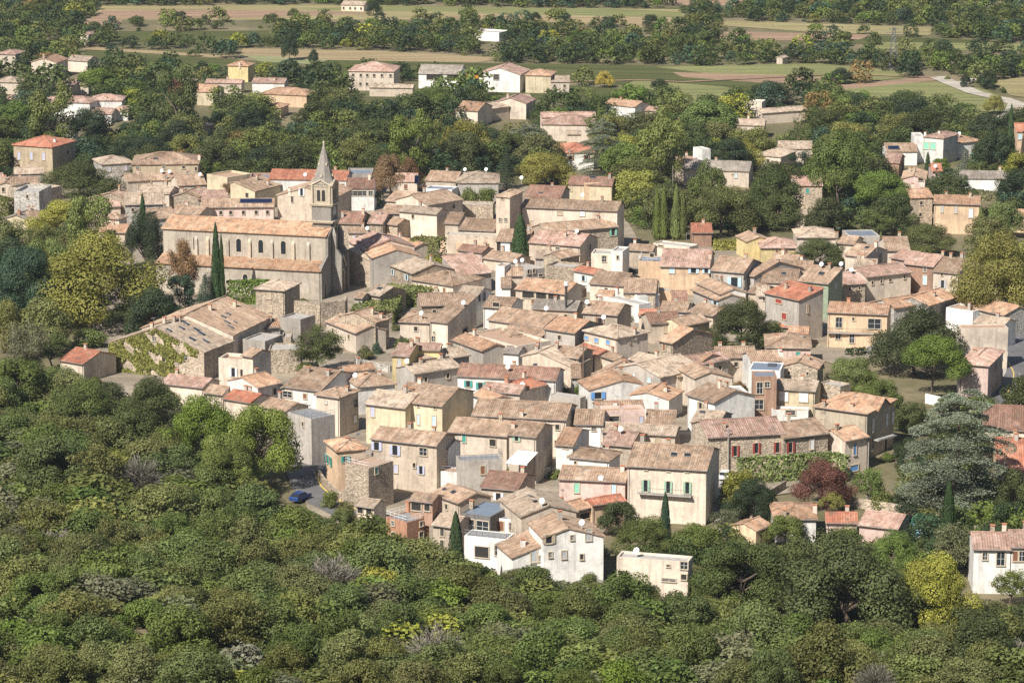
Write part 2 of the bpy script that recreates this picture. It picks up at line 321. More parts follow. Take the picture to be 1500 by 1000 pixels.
# ---------------- houses ----------------
ZINC=plain('aged_zinc',(.20,.17,.15),.6,.3)
BARS=plain('faded_white_joinery',(.48,.47,.44),.6,.1)
HOUSES=[]; _hr=random.Random(11)
def vnoise(x,y,s): return .03*math.sin(x*.9+s)+.03*math.sin(y*1.3+x*.5+s*2)
def slope(M,p00,p10,p11,p01,th,seed,cor=True):
    """one tiled slope: p00-p10 the eave, p01-p11 the ridge"""
    P=[np.array(p,float) for p in (p00,p10,p11,p01)]; e=P[1]-P[0]; L=np.linalg.norm(e)
    if L<.05: return
    e/=L; nx=max(2,int(L/.2)) if cor else max(1,int(L/1.6)); ny=3
    up=P[3]-P[0]; up=up-e*np.dot(up,e); up/=np.linalg.norm(up)+1e-9
    g=[];uv=[]
    for j in range(ny+1):
        row=[];ru=[]
        for i in range(nx+1):
            u=i/nx;v=j/ny; p=P[0]*(1-u)*(1-v)+P[1]*u*(1-v)+P[2]*u*v+P[3]*(1-u)*v
            q=p-P[0]; ru.append((float(np.dot(q,e))+seed*3.1,float(np.dot(q,up))))
            z=vnoise(p[0],p[1],seed)+((.075 if i%2 else 0) if cor else 0); row.append((p[0],p[1],p[2]+z))
        g.append(row);uv.append(ru)
    for j in range(ny):
        for i in range(nx):
            M.face([g[j][i],g[j][i+1],g[j+1][i+1],g[j+1][i]],[uv[j][i],uv[j][i+1],uv[j+1][i+1],uv[j+1][i]])
    dn=np.array((0,0,-th)); b=[p+dn for p in P]
    for i in range(nx): 
        a=g[0][i];c=g[0][i+1]; u0,u1=i/nx,(i+1)/nx; M.face([b[0]*(1-u0)+b[1]*u0,b[0]*(1-u1)+b[1]*u1,c,a],[uv[0][i],uv[0][i+1],uv[0][i+1],uv[0][i]])
    for j in range(ny):
        v0,v1=j/ny,(j+1)/ny
        M.face([b[1]*(1-v0)+b[2]*v0,b[1]*(1-v1)+b[2]*v1,g[j+1][-1],g[j][-1]],[uv[j][-1]]*4)
        M.face([b[3]*v0+b[0]*(1-v0),g[j][0],g[j+1][0],b[3]*v1+b[0]*(1-v1)],[uv[j][0]]*4)
    M.face([b[3],b[2],b[1],b[0]])
def ridge(M,a,b,seed):
    a=np.array(a,float);b=np.array(b,float);d=b-a;L=np.linalg.norm(d)
    if L<.3: return
    d/=L; s=np.cross(d,(0,0,1)); s/=np.linalg.norm(s)+1e-9; s*=.17; up=np.array((0,0,.13)); dn=np.array((0,0,.0))
    pr=lambda p:[p-s+dn,p-s*.5+up,p+s*.5+up,p+s+dn]; n=max(1,int(L/1.2)); prev=None
    for i in range(n+1):
        p=a+d*L*i/n; p=p+np.array((0,0,vnoise(p[0],p[1],seed)+.04)); q=pr(p)
        if prev is not None:
            for k in range(3): M.face([prev[k],q[k],q[k+1],prev[k+1]],[(i*.4,seed)]*4)
        prev=q
    
_mc={}
def boxmesh(key,name,mat,*b):
    k=(key,b)
    if k not in _mc: _mc[k]=MB().box(*b).mesh(name,mat)
    return _mc[k]
def glazing(parent,p,n,w_,h_,style,col,wname='window'):
    """window, door or opening standing on a wall at local point p (centre) with outward 2-D normal n"""
    rz=math.atan2(n[0],-n[1]); w_=round(w_,1); h_=round(h_,1)
    fk=('wf',w_,h_,style in('d','h'))
    if fk not in _mc:
        m=MB(); t=.14
        if style=='h': t=.05
        m.box(-w_/2-t,-w_/2,-.13,.02,-h_/2,h_/2); m.box(w_/2,w_/2+t,-.13,.02,-h_/2,h_/2); m.box(-w_/2-t,w_/2+t,-.13,.02,h_/2,h_/2+t); m.box(-w_/2-t,w_/2+t,-.2,.02,-h_/2-t,-h_/2)
        _mc[fk]=m.mesh(wname+'_surround',TRIM)
    o=inst(wname,_mc[fk],parent,(p[0],p[1],p[2]),rz)
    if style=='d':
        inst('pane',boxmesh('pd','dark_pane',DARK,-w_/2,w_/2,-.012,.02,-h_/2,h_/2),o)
    elif style=='c':
        inst('shutter',boxmesh('sc'+col,col+'_shutter',shmat(col),-w_/2,w_/2,-.06,.02,-h_/2,h_/2),o)
    elif style=='g':
        inst('pane',boxmesh('pg','glass_pane',GLASS,-w_/2,w_/2,-.012,.02,-h_/2,h_/2),o)
        m_=('mull',w_,h_)
        if m_ not in _mc: _mc[m_]=MB().box(-.04,.04,-.035,-.013,-h_/2,h_/2).box(-w_/2,-.04,-.035,-.013,-.03,.03).box(.04,w_/2,-.035,-.013,-.03,.03).box(-w_/2,-w_/2+.06,-.034,-.013,-h_/2,h_/2).box(w_/2-.06,w_/2,-.034,-.013,-h_/2,h_/2).mesh('glazing_bars',BARS)
        inst('glazing_bars',_mc[m_],o)
    else:
        inst('pane',boxmesh('pg','glass_pane',GLASS,-w_/2,w_/2,-.012,.02,-h_/2,h_/2),o)
        sw=w_/2+.05
        inst('shutter',boxmesh('so'+col,col+'_shutter',shmat(col),-w_/2-.03-sw,-w_/2-.03,-.18,-.135,-h_/2-.05,h_/2+.05),o)
        inst('shutter',boxmesh('so'+col,col+'_shutter',shmat(col),w_/2+.03,w_/2+.03+sw,-.18,-.135,-h_/2-.05,h_/2+.05),o)
    return o
def H(kind,x1,y1,x2,y2,r=16,h=6,w='cream',t='tan',lab='',d=None,c=None,ap=.5,pitch=17,win=None,xw=(),ch=0,ds=(),sk=(),sol=(),cat='house',name='house',z0=0,par=.5,over=.35,terr=None,rail=False,group=None,yaw=None,cm=None):
    if w=='sand' and not any(q in lab for q in('sand','stone','rubble','cream','white','grey','castle','brown w')): w=_hr.choice(('sand','sand','grey','cream','stone','cream','pink','ruin'))
    if t=='tan' and not any(q in lab for q in('tan','brown')): t=_hr.choice(('tan','tan','tan','pale','tan','pink'))
    A=at(x1,y1,z0+h);B=at(x2,y2,z0+h); v=(B-A)[:2]; W=float(np.hypot(*v)); a=math.atan2(v[1],v[0])
    if yaw is not None: a=R(yaw)
    th=PITCH-math.atan((500-y2)/FPX); tp=math.tan(R(pitch)); k=float(np.linalg.norm(B-np.array((0,0,CAM_Z))))/FPX
    if c is not None:
        C=at(c[0],c[1],z0+h); q=(C-B)[:2]; d=float(np.hypot(*q)); b=math.atan2(q[1],q[0])-math.pi/2
        if yaw is None: a=(a*W+b*d)/(W+d)
    if d is None:
        L=r*k/(math.sin(th)+tp*math.cos(th)) if kind!='F' else r*k/math.sin(th)
        d=L/ap if kind=='G' else (2*L if kind=='X' else L)
    u=np.array((math.cos(a),math.sin(a)));n=np.array((-math.sin(a),math.cos(a)))
    cen=B[:2]-u*W/2+n*d/2
    root=empty(name,(cen[0],cen[1],z0),a); tag(root,lab,cat,group)
    HOUSES.append((cen[0],cen[1],W,d,a,h,lab,(x1+x2)/2,(y1+y2)/2))
    cor=(y1>215); seed=_hr.uniform(0,6); T_=.16; zb=-1.2
    hw,hd=W/2,d/2; o=over if kind!='F' else 0; wx=hw-(.22 if kind=='G' else o)*(kind!='F'); wy=hd-(.22 if kind=='E' else o)*(kind!='F')
    slopes=[]; M=MB(); wm=MB(); rm=roofmat(t) if t in ROOFC else None
    if kind=='F':
        wm_m=wallmat(w); p=.28; zt=h; zf=h-par
        for b in ((-hw,hw,-hd,-hd+p),(-hw,hw,hd-p,hd),(-hw,-hw+p,-hd+p,hd-p),(hw-p,hw,-hd+p,hd-p)): wm.box(*b,zb,zt)
        wo=wm.build('wall',wm_m,root)
        tm={'gravel':CONC,'floor':plain('terracotta_floor',(.42,.28,.19),.85,.15),'grey':plain('grey_membrane',(.25,.25,.25),.8),'metal':plain('zinc_sheet',(.26,.30,.35),.4,.1,.8,.3),'dark':plain('dark_membrane',(.09,.09,.095),.7)}.get(t,CONC)
        MB().box(-hw+p,hw-p,-hd+p,hd-p,zf-.2,zf).build('flat_roof',tm,root)
        zw=lambda x,y:zt
        slopes.append((np.array((0,0,zf)),np.array((0,0,1.)),(hw,hd)))
    elif kind=='X':
        zr=h; wxy=zr+tp*o-T_-.02
        wm.box(-wx,wx,-wy,wy,zb,wxy); wo=wm.build('wall',wallmat(w),root)
        if W>=d:
            rl=hw-hd; rz=h+tp*hd; r0=(-rl,0,rz); r1=(rl,0,rz); e=[(-hw,-hd,h),(hw,-hd,h),(hw,hd,h),(-hw,hd,h)]
            slope(M,e[0],e[1],r1,r0,T_,seed,cor); slope(M,e[2],e[3],r0,r1,T_,seed,False); slope(M,e[1],e[2],r1,r1,T_,seed+1,False); slope(M,e[3],e[0],r0,r0,T_,seed+1,False)
        else:
            rl=hd-hw; rz=h+tp*hw; r0=(0,-rl,rz); r1=(0,rl,rz); e=[(-hw,-hd,h),(hw,-hd,h),(hw,hd,h),(-hw,hd,h)]
            slope(M,e[0],e[1],r0,r0,T_,seed,False); slope(M,e[1],e[2],r1,r0,T_,seed,cor); slope(M,e[2],e[3],r1,r1,T_,seed+1,False); slope(M,e[3],e[0],r0,r1,T_,seed+1,cor)
        ridge(M,r0,r1,seed)
        for q in e: ridge(M,q,r0 if (q[0]<0 if W>=d else q[1]<0) else r1,seed)
        M.build('roof',rm,root); zw=lambda x,y:wxy
        cs=math.sqrt(1+tp*tp)
        slopes.append((np.array((0,-hd,h)),np.array((0,-tp,1))/cs,(hw,hd))); slopes.append((np.array((hw,0,h)),np.array((tp,0,1))/cs,(hw,hd))); slopes.append((np.array((-hw,0,h)),np.array((-tp,0,1))/cs,(hw,hd)))
    else:
        L=d if kind=='G' else W; zt=h+tp*ap*L; z2=h+tp*(2*ap-1)*L
        top=lambda s: (h+tp*s if s<=ap*L else zt-tp*(s-ap*L))
        if kind=='G':
            e0,e1=(-hw,-hd,h),(hw,-hd,h); r0,r1=(-hw,-hd+ap*L,zt),(hw,-hd+ap*L,zt); b0,b1=(-hw,hd,z2),(hw,hd,z2)
            slope(M,e0,e1,r1,r0,T_,seed,cor)
            if ap<.99: slope(M,b1,b0,r0,r1,T_,seed+1,False)
            zw=lambda x,y: top(y+hd)-T_-.02
        else:
            e0,e1=(-hw,hd,h),(-hw,-hd,h); r0,r1=(-hw+ap*L,hd,zt),(-hw+ap*L,-hd,zt); b0,b1=(hw,hd,z2),(hw,-hd,z2)
            if ap>.01: slope(M,e0,e1,r1,r0,T_,seed,cor)
            if ap<.99: slope(M,b1,b0,r0,r1,T_,seed+1,cor)
            zw=lambda x,y: top(x+hw)-T_-.02
        if .02<ap<.98: ridge(M,r0,r1,seed)
        M.build('roof',rm,root)
        cs=math.sqrt(1+tp*tp)
        if kind=='G':
            slopes.append((np.array((0,-hd,h)),np.array((0,-tp,1))/cs,(hw,hd)))
            for sx in(-wx,wx):
                pts=[(sx,-wy,zb),(sx,wy,zb),(sx,wy,zw(0,wy))]+([(sx,-hd+ap*L,zt-T_-.02)] if ap<.98 else [])+[(sx,-wy,zw(0,-wy))]
                wm.face(pts if sx>0 else pts[::-1])
            wm.face([(-wx,-wy,zb),(wx,-wy,zb),(wx,-wy,zw(0,-wy)),(-wx,-wy,zw(0,-wy))]); wm.face([(wx,wy,zb),(-wx,wy,zb),(-wx,wy,zw(0,wy)),(wx,wy,zw(0,wy))])
        else:
            slopes.append((np.array((-hw,0,h)),np.array((-tp,0,1))/cs,(hw,hd))); slopes.append((np.array((hw,0,z2)),np.array((tp,0,1))/cs,(hw,hd)))
            for sy in(-wy,wy):
                pts=[(-wx,sy,zb),(wx,sy,zb),(wx,sy,zw(wx,0))]+([(-hw+ap*L,sy,zt-T_-.02)] if .02<ap<.98 else [])+[(-wx,sy,zw(-wx,0))]
                wm.face(pts if sy<0 else pts[::-1])
            wm.face([(-wx,wy,zb),(-wx,-wy,zb),(-wx,-wy,zw(-wx,0)),(-wx,wy,zw(-wx,0))]); wm.face([(wx,-wy,zb),(wx,wy,zb),(wx,wy,zw(wx,0)),(wx,-wy,zw(wx,0))])
        wo=wm.build('wall',wallmat(w),root)
    # local ray helpers
    ca,sa=math.cos(-a),math.sin(-a)
    def loc(px,py):
        dr=ray(px,py); oo=np.array((0-cen[0],0-cen[1],CAM_Z-z0)); rot=lambda q:np.array((q[0]*ca-q[1]*sa,q[0]*sa+q[1]*ca,q[2])); return rot(oo),rot(dr)
    def roofhit(px,py):
        O,Dv=loc(px,py); best=None
        for p0,nn,(lx,ly) in slopes:
            dn=np.dot(Dv,nn)
            if dn>=-1e-6: continue
            t_=np.dot(p0-O,nn)/dn; P=O+Dv*t_
            over_=max(abs(P[0])-lx,abs(P[1])-ly,0)
            if best is None or over_<best[0]-1e-6 or (over_==best[0] and t_<best[3]): best=(over_,P,nn,t_)
        P=best[1]; P[0]=min(max(P[0],-hw+.3),hw-.3);P[1]=min(max(P[1],-hd+.3),hd-.3); return P,best[2]
    def wallhit(px,py):
        O,Dv=loc(px,py); best=None
        for p0,nn,ext,ax in ((np.array((0,-wy if kind!='F' else -hd,0)),(0,-1),wx,0),(np.array((wx if kind!='F' else hw,0,0)),(1,0),wy,1),(np.array((-wx if kind!='F' else -hw,0,0)),(-1,0),wy,1)):
            dn=Dv[0]*nn[0]+Dv[1]*nn[1]
            if dn>=-1e-6: continue
            t_=((p0[0]-O[0])*nn[0]+(p0[1]-O[1])*nn[1])/dn; P=O+Dv*t_; ov=max(abs(P[ax])-ext,0)
            if best is None or ov<best[0]-.02: best=(ov,P,nn,ext,ax)
        ov,P,nn,ext,ax=best; P[ax]=min(max(P[ax],-ext+.6),ext-.6); return P,nn
    if not xw and win is None and y1>215 and kind in 'GX' and h>=4.5 and W>4.5:
        win=(max(1,int(W/4.6)),_hr.choice(('brown','grey','lightblue','tan','white','teal','lilac')),_hr.choice('dddccs'))
    if ch==0 and y1>215 and kind!='F' and W>5: ch=_hr.choice((0,1,1,2))
    for q in xw:
        px,py,pw,ph,st=q[:5]; cl=q[5] if len(q)>5 else 'white'
        P,nn=wallhit(px,py); fx=abs(nn[1])*math.cos(a)+abs(nn[0])*abs(math.sin(a)); ww=max(.3,pw*k/max(.35,fx)) if nn[0]==0 else pw*k/max(.35,abs(math.sin(a))+.12)
        hh=max(.3,ph*k); glazing(root,P,nn,min(ww,6),min(hh,4),st,cl)
    if win:
        nw,cl,st=win; hh=1.25 if st!='d' else .9; ww=.85 if st!='d' else .7
        y_=-wy if kind!='F' else -hd
        for row in range(1 if h<6.2 else 2):
            for i in range(nw):
                x=-wx+ (i+.5)*2*wx/nw+_hr.uniform(-.3,.3)
                zt_=zw(x,y_)-1.35-row*2.9
                if kind=='E': zt_=min(zt_,h-1.0-row*2.9)
                if zt_>1: glazing(root,(x,y_,zt_),(0,-1),ww,hh,st,cl)
    if kind in 'GX' and y1>290:
        zc=h-.1; g_=('gut',round(W,1))
        if g_ not in _mc: _mc[g_]=MB().tube((-round(W,1)/2,0,0),(round(W,1)/2,0,0),.085,n=6).mesh('gutter',ZINC)
        inst('gutter',_mc[g_],root,(0,-hd-.09,zc))
        if _hr.random()<.6 and W>4:
            sx=_hr.choice((-1,1))*(wx-.25); m=MB(); m.tube((sx,-hd-.09,zc),(sx,-wy-.08,zc-.5),.05,n=5); m.tube((sx,-wy-.08,zc-.5),(sx,-wy-.08,0),.05,n=5); m.build('drainpipe',ZINC,root)
    chs=[]
    if isinstance(ch,int):
        for i in range(ch):
            x=_hr.uniform(-.8,.8)*hw; y=_hr.uniform(-.1,.35)*hd; chs.append((x,y))
    else:
        for px,py in ch: P,_=roofhit(px,py+5); chs.append((P[0],P[1]))
    for x,y in chs:
        zt_=zw(x,y)+.2; hh=_hr.choice((.8,1.0,1.25)); cmat=wallmat(cm or _hr.choice(('cream','sand','grey','stone')))
        key=('ch',round(hh,2),cmat.name)
        if key not in _mc: _mc[key]=MB().box(-.32,.32,-.24,.24,-1.2,hh).mesh('chimney',cmat)
        co_=inst('chimney',_mc[key],root,(x,y,zt_)); 
        if ('cap',)not in _mc: _mc[('cap',)]=MB().box(-.40,.40,-.32,.32,.13,.2).box(-.3,-.2,-.22,.22,0,.13).box(.2,.3,-.22,.22,0,.13).mesh('chimney_cap',TERRA)
        inst('chimney_cap',_mc[('cap',)],co_,(0,0,hh))
        if y1>290 and _hr.random()<.35:
            if 'ant' not in _mc:
                m=MB(); m.tube((0,0,-.2),(0,0,2.2),.03,n=5); m.tube((-.5,0,2.1),(.5,0,2.1),.02,n=4)
                for i in range(5): m.tube((-.45+i*.22,-.3,2.1),(-.45+i*.22,.3,2.1),.015,n=4)
                _mc['ant']=m.mesh('tv_antenna',METAL)
            inst('tv_antenna',_mc['ant'],co_,(.36,0,0),_hr.uniform(0,3))
    for px,py in ds:
        P,_=roofhit(px,py+4); dish(root,P,a)
    for q,mt,nm in [(s_,GLASS,'skylight') for s_ in sk]+[(s_,SOLAR,'solar_panel') for s_ in sol]:
        px,py,pw,ph=q; P,nn=roofhit(px,py); ww=pw*k/2; 
        up=np.array((0,0,1))-nn*nn[2]; up/=np.linalg.norm(up)+1e-9
        if nn[2]>.99: up=np.array((0,1.,0))
        ex=np.cross(up,nn); facing=abs(nn[1])>abs(nn[0]); hh=ph*k/max(.25,(math.sin(th)+tp)*.97)/2
        if not facing: ww,hh=hh*.9,ww
        P=P+nn*.13; m=MB(); mf=MB()
        q0=[P-ex*ww-up*hh,P+ex*ww-up*hh,P+ex*ww+up*hh,P-ex*ww+up*hh]; q1=[p+nn*.06 for p in q0]
        m.face(q1); 
        for i in range(4): m.face([q0[i],q0[(i+1)%4],q1[(i+1)%4],q1[i]])
        so_=m.build(nm,mt,root)
        if nm=='skylight' or True:
            f=.07
            for s0,s1 in ((0,1),(1,2),(2,3),(3,0)):
                a0,a1=q1[s0],q1[s1]; mf.tube(a0,a1,f*.6,n=4)
            mf.build('frame',METAL,so_)
    if rail:
        m=MB(); z=h
        for s0,s1 in (((-hw,-hd),(hw,-hd)),((hw,-hd),(hw,hd)),((-hw,-hd),(-hw,hd))):
            L_=math.hypot(s1[0]-s0[0],s1[1]-s0[1]); nn_=max(2,int(L_/.9))
            for zz in (.5,.95): m.tube((*s0,z+zz),(*s1,z+zz),.03,n=4)
            for i in range(nn_+1): q=i/nn_; x=s0[0]+(s1[0]-s0[0])*q; y=s0[1]+(s1[1]-s0[1])*q; m.tube((x,y,z),(x,y,z+.95),.025,n=4)
        m.build('railing',WHITE if rail=='w' else METAL,root)
    return root
def dish(root,P,a):
    if 'dish' not in _mc:
        m=MB(); n=14; r_=.48; ring=[];ring2=[]; ax=np.array((-.45,-.78,.45)); ax/=np.linalg.norm(ax); u=np.cross(ax,(0,0,1)); u/=np.linalg.norm(u); v=np.cross(ax,u); c0=np.array((0,0,1.1))
        cc=c0-ax*.1
        for i in range(n): 
            q=2*math.pi*i/n; ring.append(c0+u*math.cos(q)*r_+v*math.sin(q)*r_)
        for i in range(n):
            m.face([cc,ring[i],ring[(i+1)%n]]); m.face([cc-ax*.03,ring[(i+1)%n]-ax*.03,ring[i]-ax*.03]); m.face([ring[i],ring[i]-ax*.03,ring[(i+1)%n]-ax*.03,ring[(i+1)%n]])
        m.tube((0,0,-.3),(0,0,1.0),.035); m.tube(c0-v*.3,c0+ax*.45,.02,n=4); _mc['dish']=m.mesh('satellite_dish',plain('dish_white',(.78,.78,.77),.45,.03))
    inst('satellite_dish',_mc['dish'],root,P,-a)
def hitter(x,y,mr=0):
    for hx,hy,W,d,a,*_ in HOUSES:
        dx,dy=x-hx,y-hy; lx=dx*math.cos(a)+dy*math.sin(a); ly=-dx*math.sin(a)+dy*math.cos(a)
        if abs(lx)<W/2+mr and abs(ly)<d/2+mr: return True
    return False
# ---------------- the village, house by house ----------------
# upper left quarter
H('X',17,212,77,216,h=8,w='ochre',t='red',d=13,lab='ochre villa with red hipped roof and white cornice at the upper left',ch=[(80,198)],xw=[(28,228,4,11,'c','lilac'),(46,228,4,11,'c','lilac'),(64,229,4,11,'c','lilac'),(99,223,3,6,'d')],cm='white')
H('X',148,241,197,238,h=5,d=10,w='sand',t='pale',lab='low house with pale hipped roof between the round dark oak and the wide mansion')
H('X',192,241,292,240,h=7,d=14,w='ochre',t='tan',lab='wide ochre mansion with brown hipped roof below the dark tree belt',ch=[(222,228),(297,231)],sk=[(228,233,7,2),(310,234,6,2)],xw=[(240,245,4,4,'g'),(269,245,4,4,'d'),(202,246,5,4,'g'),(310,247,3,5,'d')],cm='cream')
H('G',186,266,222,264,11,4.5,'sand','tan','small brown roofed house under the left end of the ochre mansion',ch=1)
H('G',222,264,262,263,10,4.5,'cream','tan','cream house with two white satellite dishes in front of the ochre mansion',ds=[(237,252),(248,253)],ch=[(243,258)])
H('G',261,272,303,270,15,5,'cream','tan','brown roofed house with deep eave shadow below the mansion right end',ds=[(293,257)],win=(2,'tan','d'))
H('F',303,255,333,260,8,5,'lemon','floor','small lemon flat topped block right of the brown roofed terrace')
H('G',289,292,335,290,12,3.5,'sand','tan','low house with one plain slope above the solar panel roof')
H('G',294,304,402,303,12,5,'sand','tan','long low house with dark blue solar panels along its roof',sol=[(375,295,46,6)],win=(6,'tan','d'))
H('E',252,287,292,289,0,4,'sand','tan','small gable fronted house behind the solar panel roof',d=9)
H('G',200,282,248,284,11,4.5,'cream','pale','pale roofed house in the thick of the left roofs',ch=1)
H('G',182,300,241,299,17,5,'sand','pale','large pale roof left of the low solar panel house',ch=[(205,287)],win=(3,'tan','d'))
H('X',143,319,175,321,h=5,c=(191,317),w='cream',t='tan',lab='little hipped house left of the round dark tree with a cypress spire')
H('G',143,340,184,341,12,3.5,'sand','orange','low orange patched roof just behind the plane trees')
H('G',212,322,262,318,15,4,'sand','tan','mottled roof hugging the back of the church nave left end',ch=1)
H('G',248,312,292,315,12,4.5,'cream','tan','low mottled roof behind the church nave',ch=1)
H('G',97,288,127,291,9,5,'stone','tan','grey rubble house with blank gable right of the ruin',c=(156,303))
H('G',157,303,178,302,12,4,'sand','pink','narrow pinkish roof between rubble gable and pale roof')
H('F',20,280,57,281,10,8,'ruin','gravel','tall roofless looking pale ruin with a small dark doorway high up',xw=[(40,288,3,5,'d')],par=.7)
H('F',58,279,90,272,10,7,'stone','gravel','grey rubble wing joined to the pale ruin',par=.6)
H('G',15,274,57,273,14,6,'cream','tan','wide faded roof behind the pale ruin',ch=1)
H('E',-8,272,24,272,0,6,'cream','tan','cream gable with white edging at the left margin',d=10,xw=[(5,278,4,6,'d')])
H('G',20,255,64,254,9,6,'grey','pale','pale grey house with long ridge below the ochre villa',ch=1)
H('G',-10,268,14,266,13,5,'sand','pink','pink roof cut by the left margin')
H('E',4,320,42,322,0,4,'lemon','grey','small yellow gable behind trees at the left margin',d=10,ch=[(28,308)],cm='orange')
H('G',42,322,78,320,12,4,'sand','tan','low roof beside the small yellow gable')
# around the school
H('E',335,268,374,272,0,7,'lemon','tan','tall lemon house with a single slope roof left of the school',d=12,ap=.2,xw=[(362,286,4,7,'d')])
H('F',364,262,402,262,9,6,'brown','metal','grey metal roofed shed behind the lemon house')
H('E',404,286,492,290,0,7.5,'sand','tan','big sand gabled house just left of the bell tower',d=14,ds=[(447,258)],xw=[(442,281,4,11,'s','white'),(428,292,3,9,'d')],ch=[(420,262)])
H('G',393,262,508,264,14,7,'white','red','long white school block with bright red roof behind the bell tower',xw=[(485,270,12,4,'g'),(500,272,8,5,'g')])
H('G',508,276,549,276,15,6,'white','brown','lower school wing with brown red roof and glazed gallery',xw=[(517,283,14,6,'g'),(531,283,12,6,'g'),(543,283,6,6,'g')],ch=[(541,258)])
H('F',508,292,548,293,6,2.6,'white','grey','flat white canopy in front of the glazed school gallery',par=.15)
H('F',508,254,545,254,8,6,'grey','metal','flat grey roofed building behind the school wing')
H('G',578,266,612,266,12,5,'cream','pink','cream house with two tilted solar panels on its roof right of the brown tree',sol=[(614,264,6,12),(622,264,6,12)])
H('G',622,264,668,266,14,4.5,'cream','tan','long brown roof behind the solar panels',ch=1)
H('X',668,268,732,268,h=5,d=14,w='sand',t='pale',lab='broad pale hipped roof left of the dark fir',ds=[(681,250),(712,250)])
H('F',622,276,662,278,5,4,'white','metal','low white building with grey glazed roof below the long brown roof',par=.2)
H('G',564,294,618,298,15,5,'cream','tan','cream house with wide mottled roof above the blank tall house',ch=1,win=(2,'tan','d'))
H('G',627,301,680,292,17,6,'cream','tan','cream walled house with slanting mottled roof left of the leafy shrubs')
H('G',583,309,640,314,12,6.5,'cream','tan','tall blank cream house with one small slit window',xw=[(605,317,3,6,'d')],d=6)
H('F',661,299,722,300,5,4,'stone','gravel','rubble garden wall block behind the curved white gutter roof')
H('G',650,327,672,328,16,4.5,'cream','tan','narrow brown roof left of the curved white roof edge')
H('G',671,336,724,339,17,4.5,'cream','tan','brown roofed house leaning on the square castle tower')
H('E',520,313,566,316,0,5,'sand','pale','low pale gable beyond the street roofs')
H('G',558,312,585,313,12,5,'sand','tan','small tan roof beside the low pale gable')
H('G',496,327,529,328,17,5,'stone','brown','small brown roofed cottage right of the bell tower',ch=[(500,313),(532,309)])
H('G',537,327,561,328,15,4.5,'stone','pink','pink roofed cottage beside the brown cottage',ch=1)
H('G',564,328,582,330,10,4,'stone','tan','tiny tan roof left of the blank tall house')
H('G',530,333,546,333,6,3,'cream','orange','little bright orange canopy roof behind the bell tower street')
H('G',509,341,541,341,8,4.5,'cream','tan','low narrow roof with white dish above the street houses',ds=[(538,337)])
H('G',509,353,532,366,20,8,'cream','pink','cream street house with green shutters right of the church front',xw=[(521,383,3,12,'c','green'),(528,387,3,12,'c','green'),(518,374,3,9,'c','green'),(521,402,3,12,'c','green')],ch=[(547,351)])
H('G',530,366,545,378,18,7.5,'grey','orange','grey street house with orange patched roof behind the two small cypresses',xw=[(534,388,3,11,'c','grey')])
H('G',548,352,600,366,12,4,'sand','orange','peach roof with a long pale skylight strip above the street houses',sk=[(568,356,30,3)])
H('G',546,384,598,372,22,6,'sand','tan','broad mottled roof above the pair of small cypresses')
H('G',563,386,604,401,18,5.5,'stone','tan','stone house with dark eave above the hedge field',d=11)
H('X',600,409,664,419,h=4.5,d=11,w='cream',t='tan',lab='cream house with three brown windows below the cube hedge',xw=[(614,421,3,7,'c','brown'),(632,422,3,7,'c','brown'),(651,425,3,7,'c','brown')])
H('G',675,404,722,399,30,4.5,'grey','pink','long pink roof with grey side wall right of the cube hedge',ap=.95)
H('F',652,343,732,346,4,4.8,'sand','gravel','long sand coloured retaining wall left of the square tower',par=.2)
H('F',645,352,708,359,5,3,'peach','floor','low peach terrace wall under the retaining wall',par=.2)
H('G',668,366,706,370,9,2.8,'pink','brown','low striped brown roof under the peach terrace')
H('G',706,378,752,384,12,2.8,'sand','tan','low tiled shed below the veranda garden',ch=0)
# castle
H('X',725,287,748,289,h=14,c=(766,280),w='sand',t='tan',lab='square castle tower with hipped roof and paired windows',xw=[(733,322,4,5,'g'),(741,322,4,5,'g'),(736,291,4,2,'d')],ds=[(767,263)])
H('G',763,303,905,309,14,10.5,'cream','tan','long pale castle wing with pedimented gable end',d=9,xw=[(853,313,7,7,'c','white'),(917,337,4,14,'c','white'),(820,312,7,5,'c','tan'),(778,330,4,14,'c','tan')],ds=[(853,288)])
H('F',866,312,902,314,7,8.5,'white','metal','blue framed glass loggia tucked under the castle wing eave',xw=[(873,318,8,8,'g','blue'),(883,319,8,8,'g'),(893,319,8,8,'g')],par=.2)
H('G',768,288,822,290,17,10,'sand','brown','brown roofed block behind the square castle tower',sk=[(792,283,6,2)])
H('G',802,341,907,332,17,7,'stone','tan','stone house with steeply angled tan roof under the long castle wing',d=9,xw=[(898,339,5,12,'s','mint')])
H('G',773,355,850,361,17,6,'sand','tan','long sand house with rubble gable in front of the castle',d=12,xw=[(790,363,5,6,'c','tan'),(804,364,5,6,'c','tan'),(817,365,6,6,'g'),(864,362,3,8,'d')],ch=[(828,342)],ds=[(845,341)])
H('G',725,353,773,355,18,4.5,'sand','tan','open veranda house with white curtain left of the tall cypress',xw=[(740,361,13,13,'c','white'),(730,361,5,13,'d'),(750,361,5,13,'d')])
H('G',783,378,822,379,12,4,'grey','pale','small pale roof with round window below the long sand house')
H('G',822,379,851,373,12,5,'stone','tan','low dark eaved roof below the rubble gable',d=6)
H('F',866,371,896,372,7,5,'cream','gravel','beige block with white paned window below the castle',xw=[(885,379,6,9,'g')],par=.3)
H('F',895,367,912,368,7,6.5,'white','gravel','white cube with tiny dark window beside the beige block',xw=[(905,377,3,5,'d')],par=.3)
H('G',831,270,897,272,15,7,'lemon','brown','cream house with maroon roof behind the castle',d=9,ch=[(893,256)],sk=[(868,260,8,3)],xw=[(834,276,4,8,'c','tan')])
H('F',856,268,896,267,7,7.5,'peach','gravel','plain peach annex projecting from the maroon roofed house',par=.2)
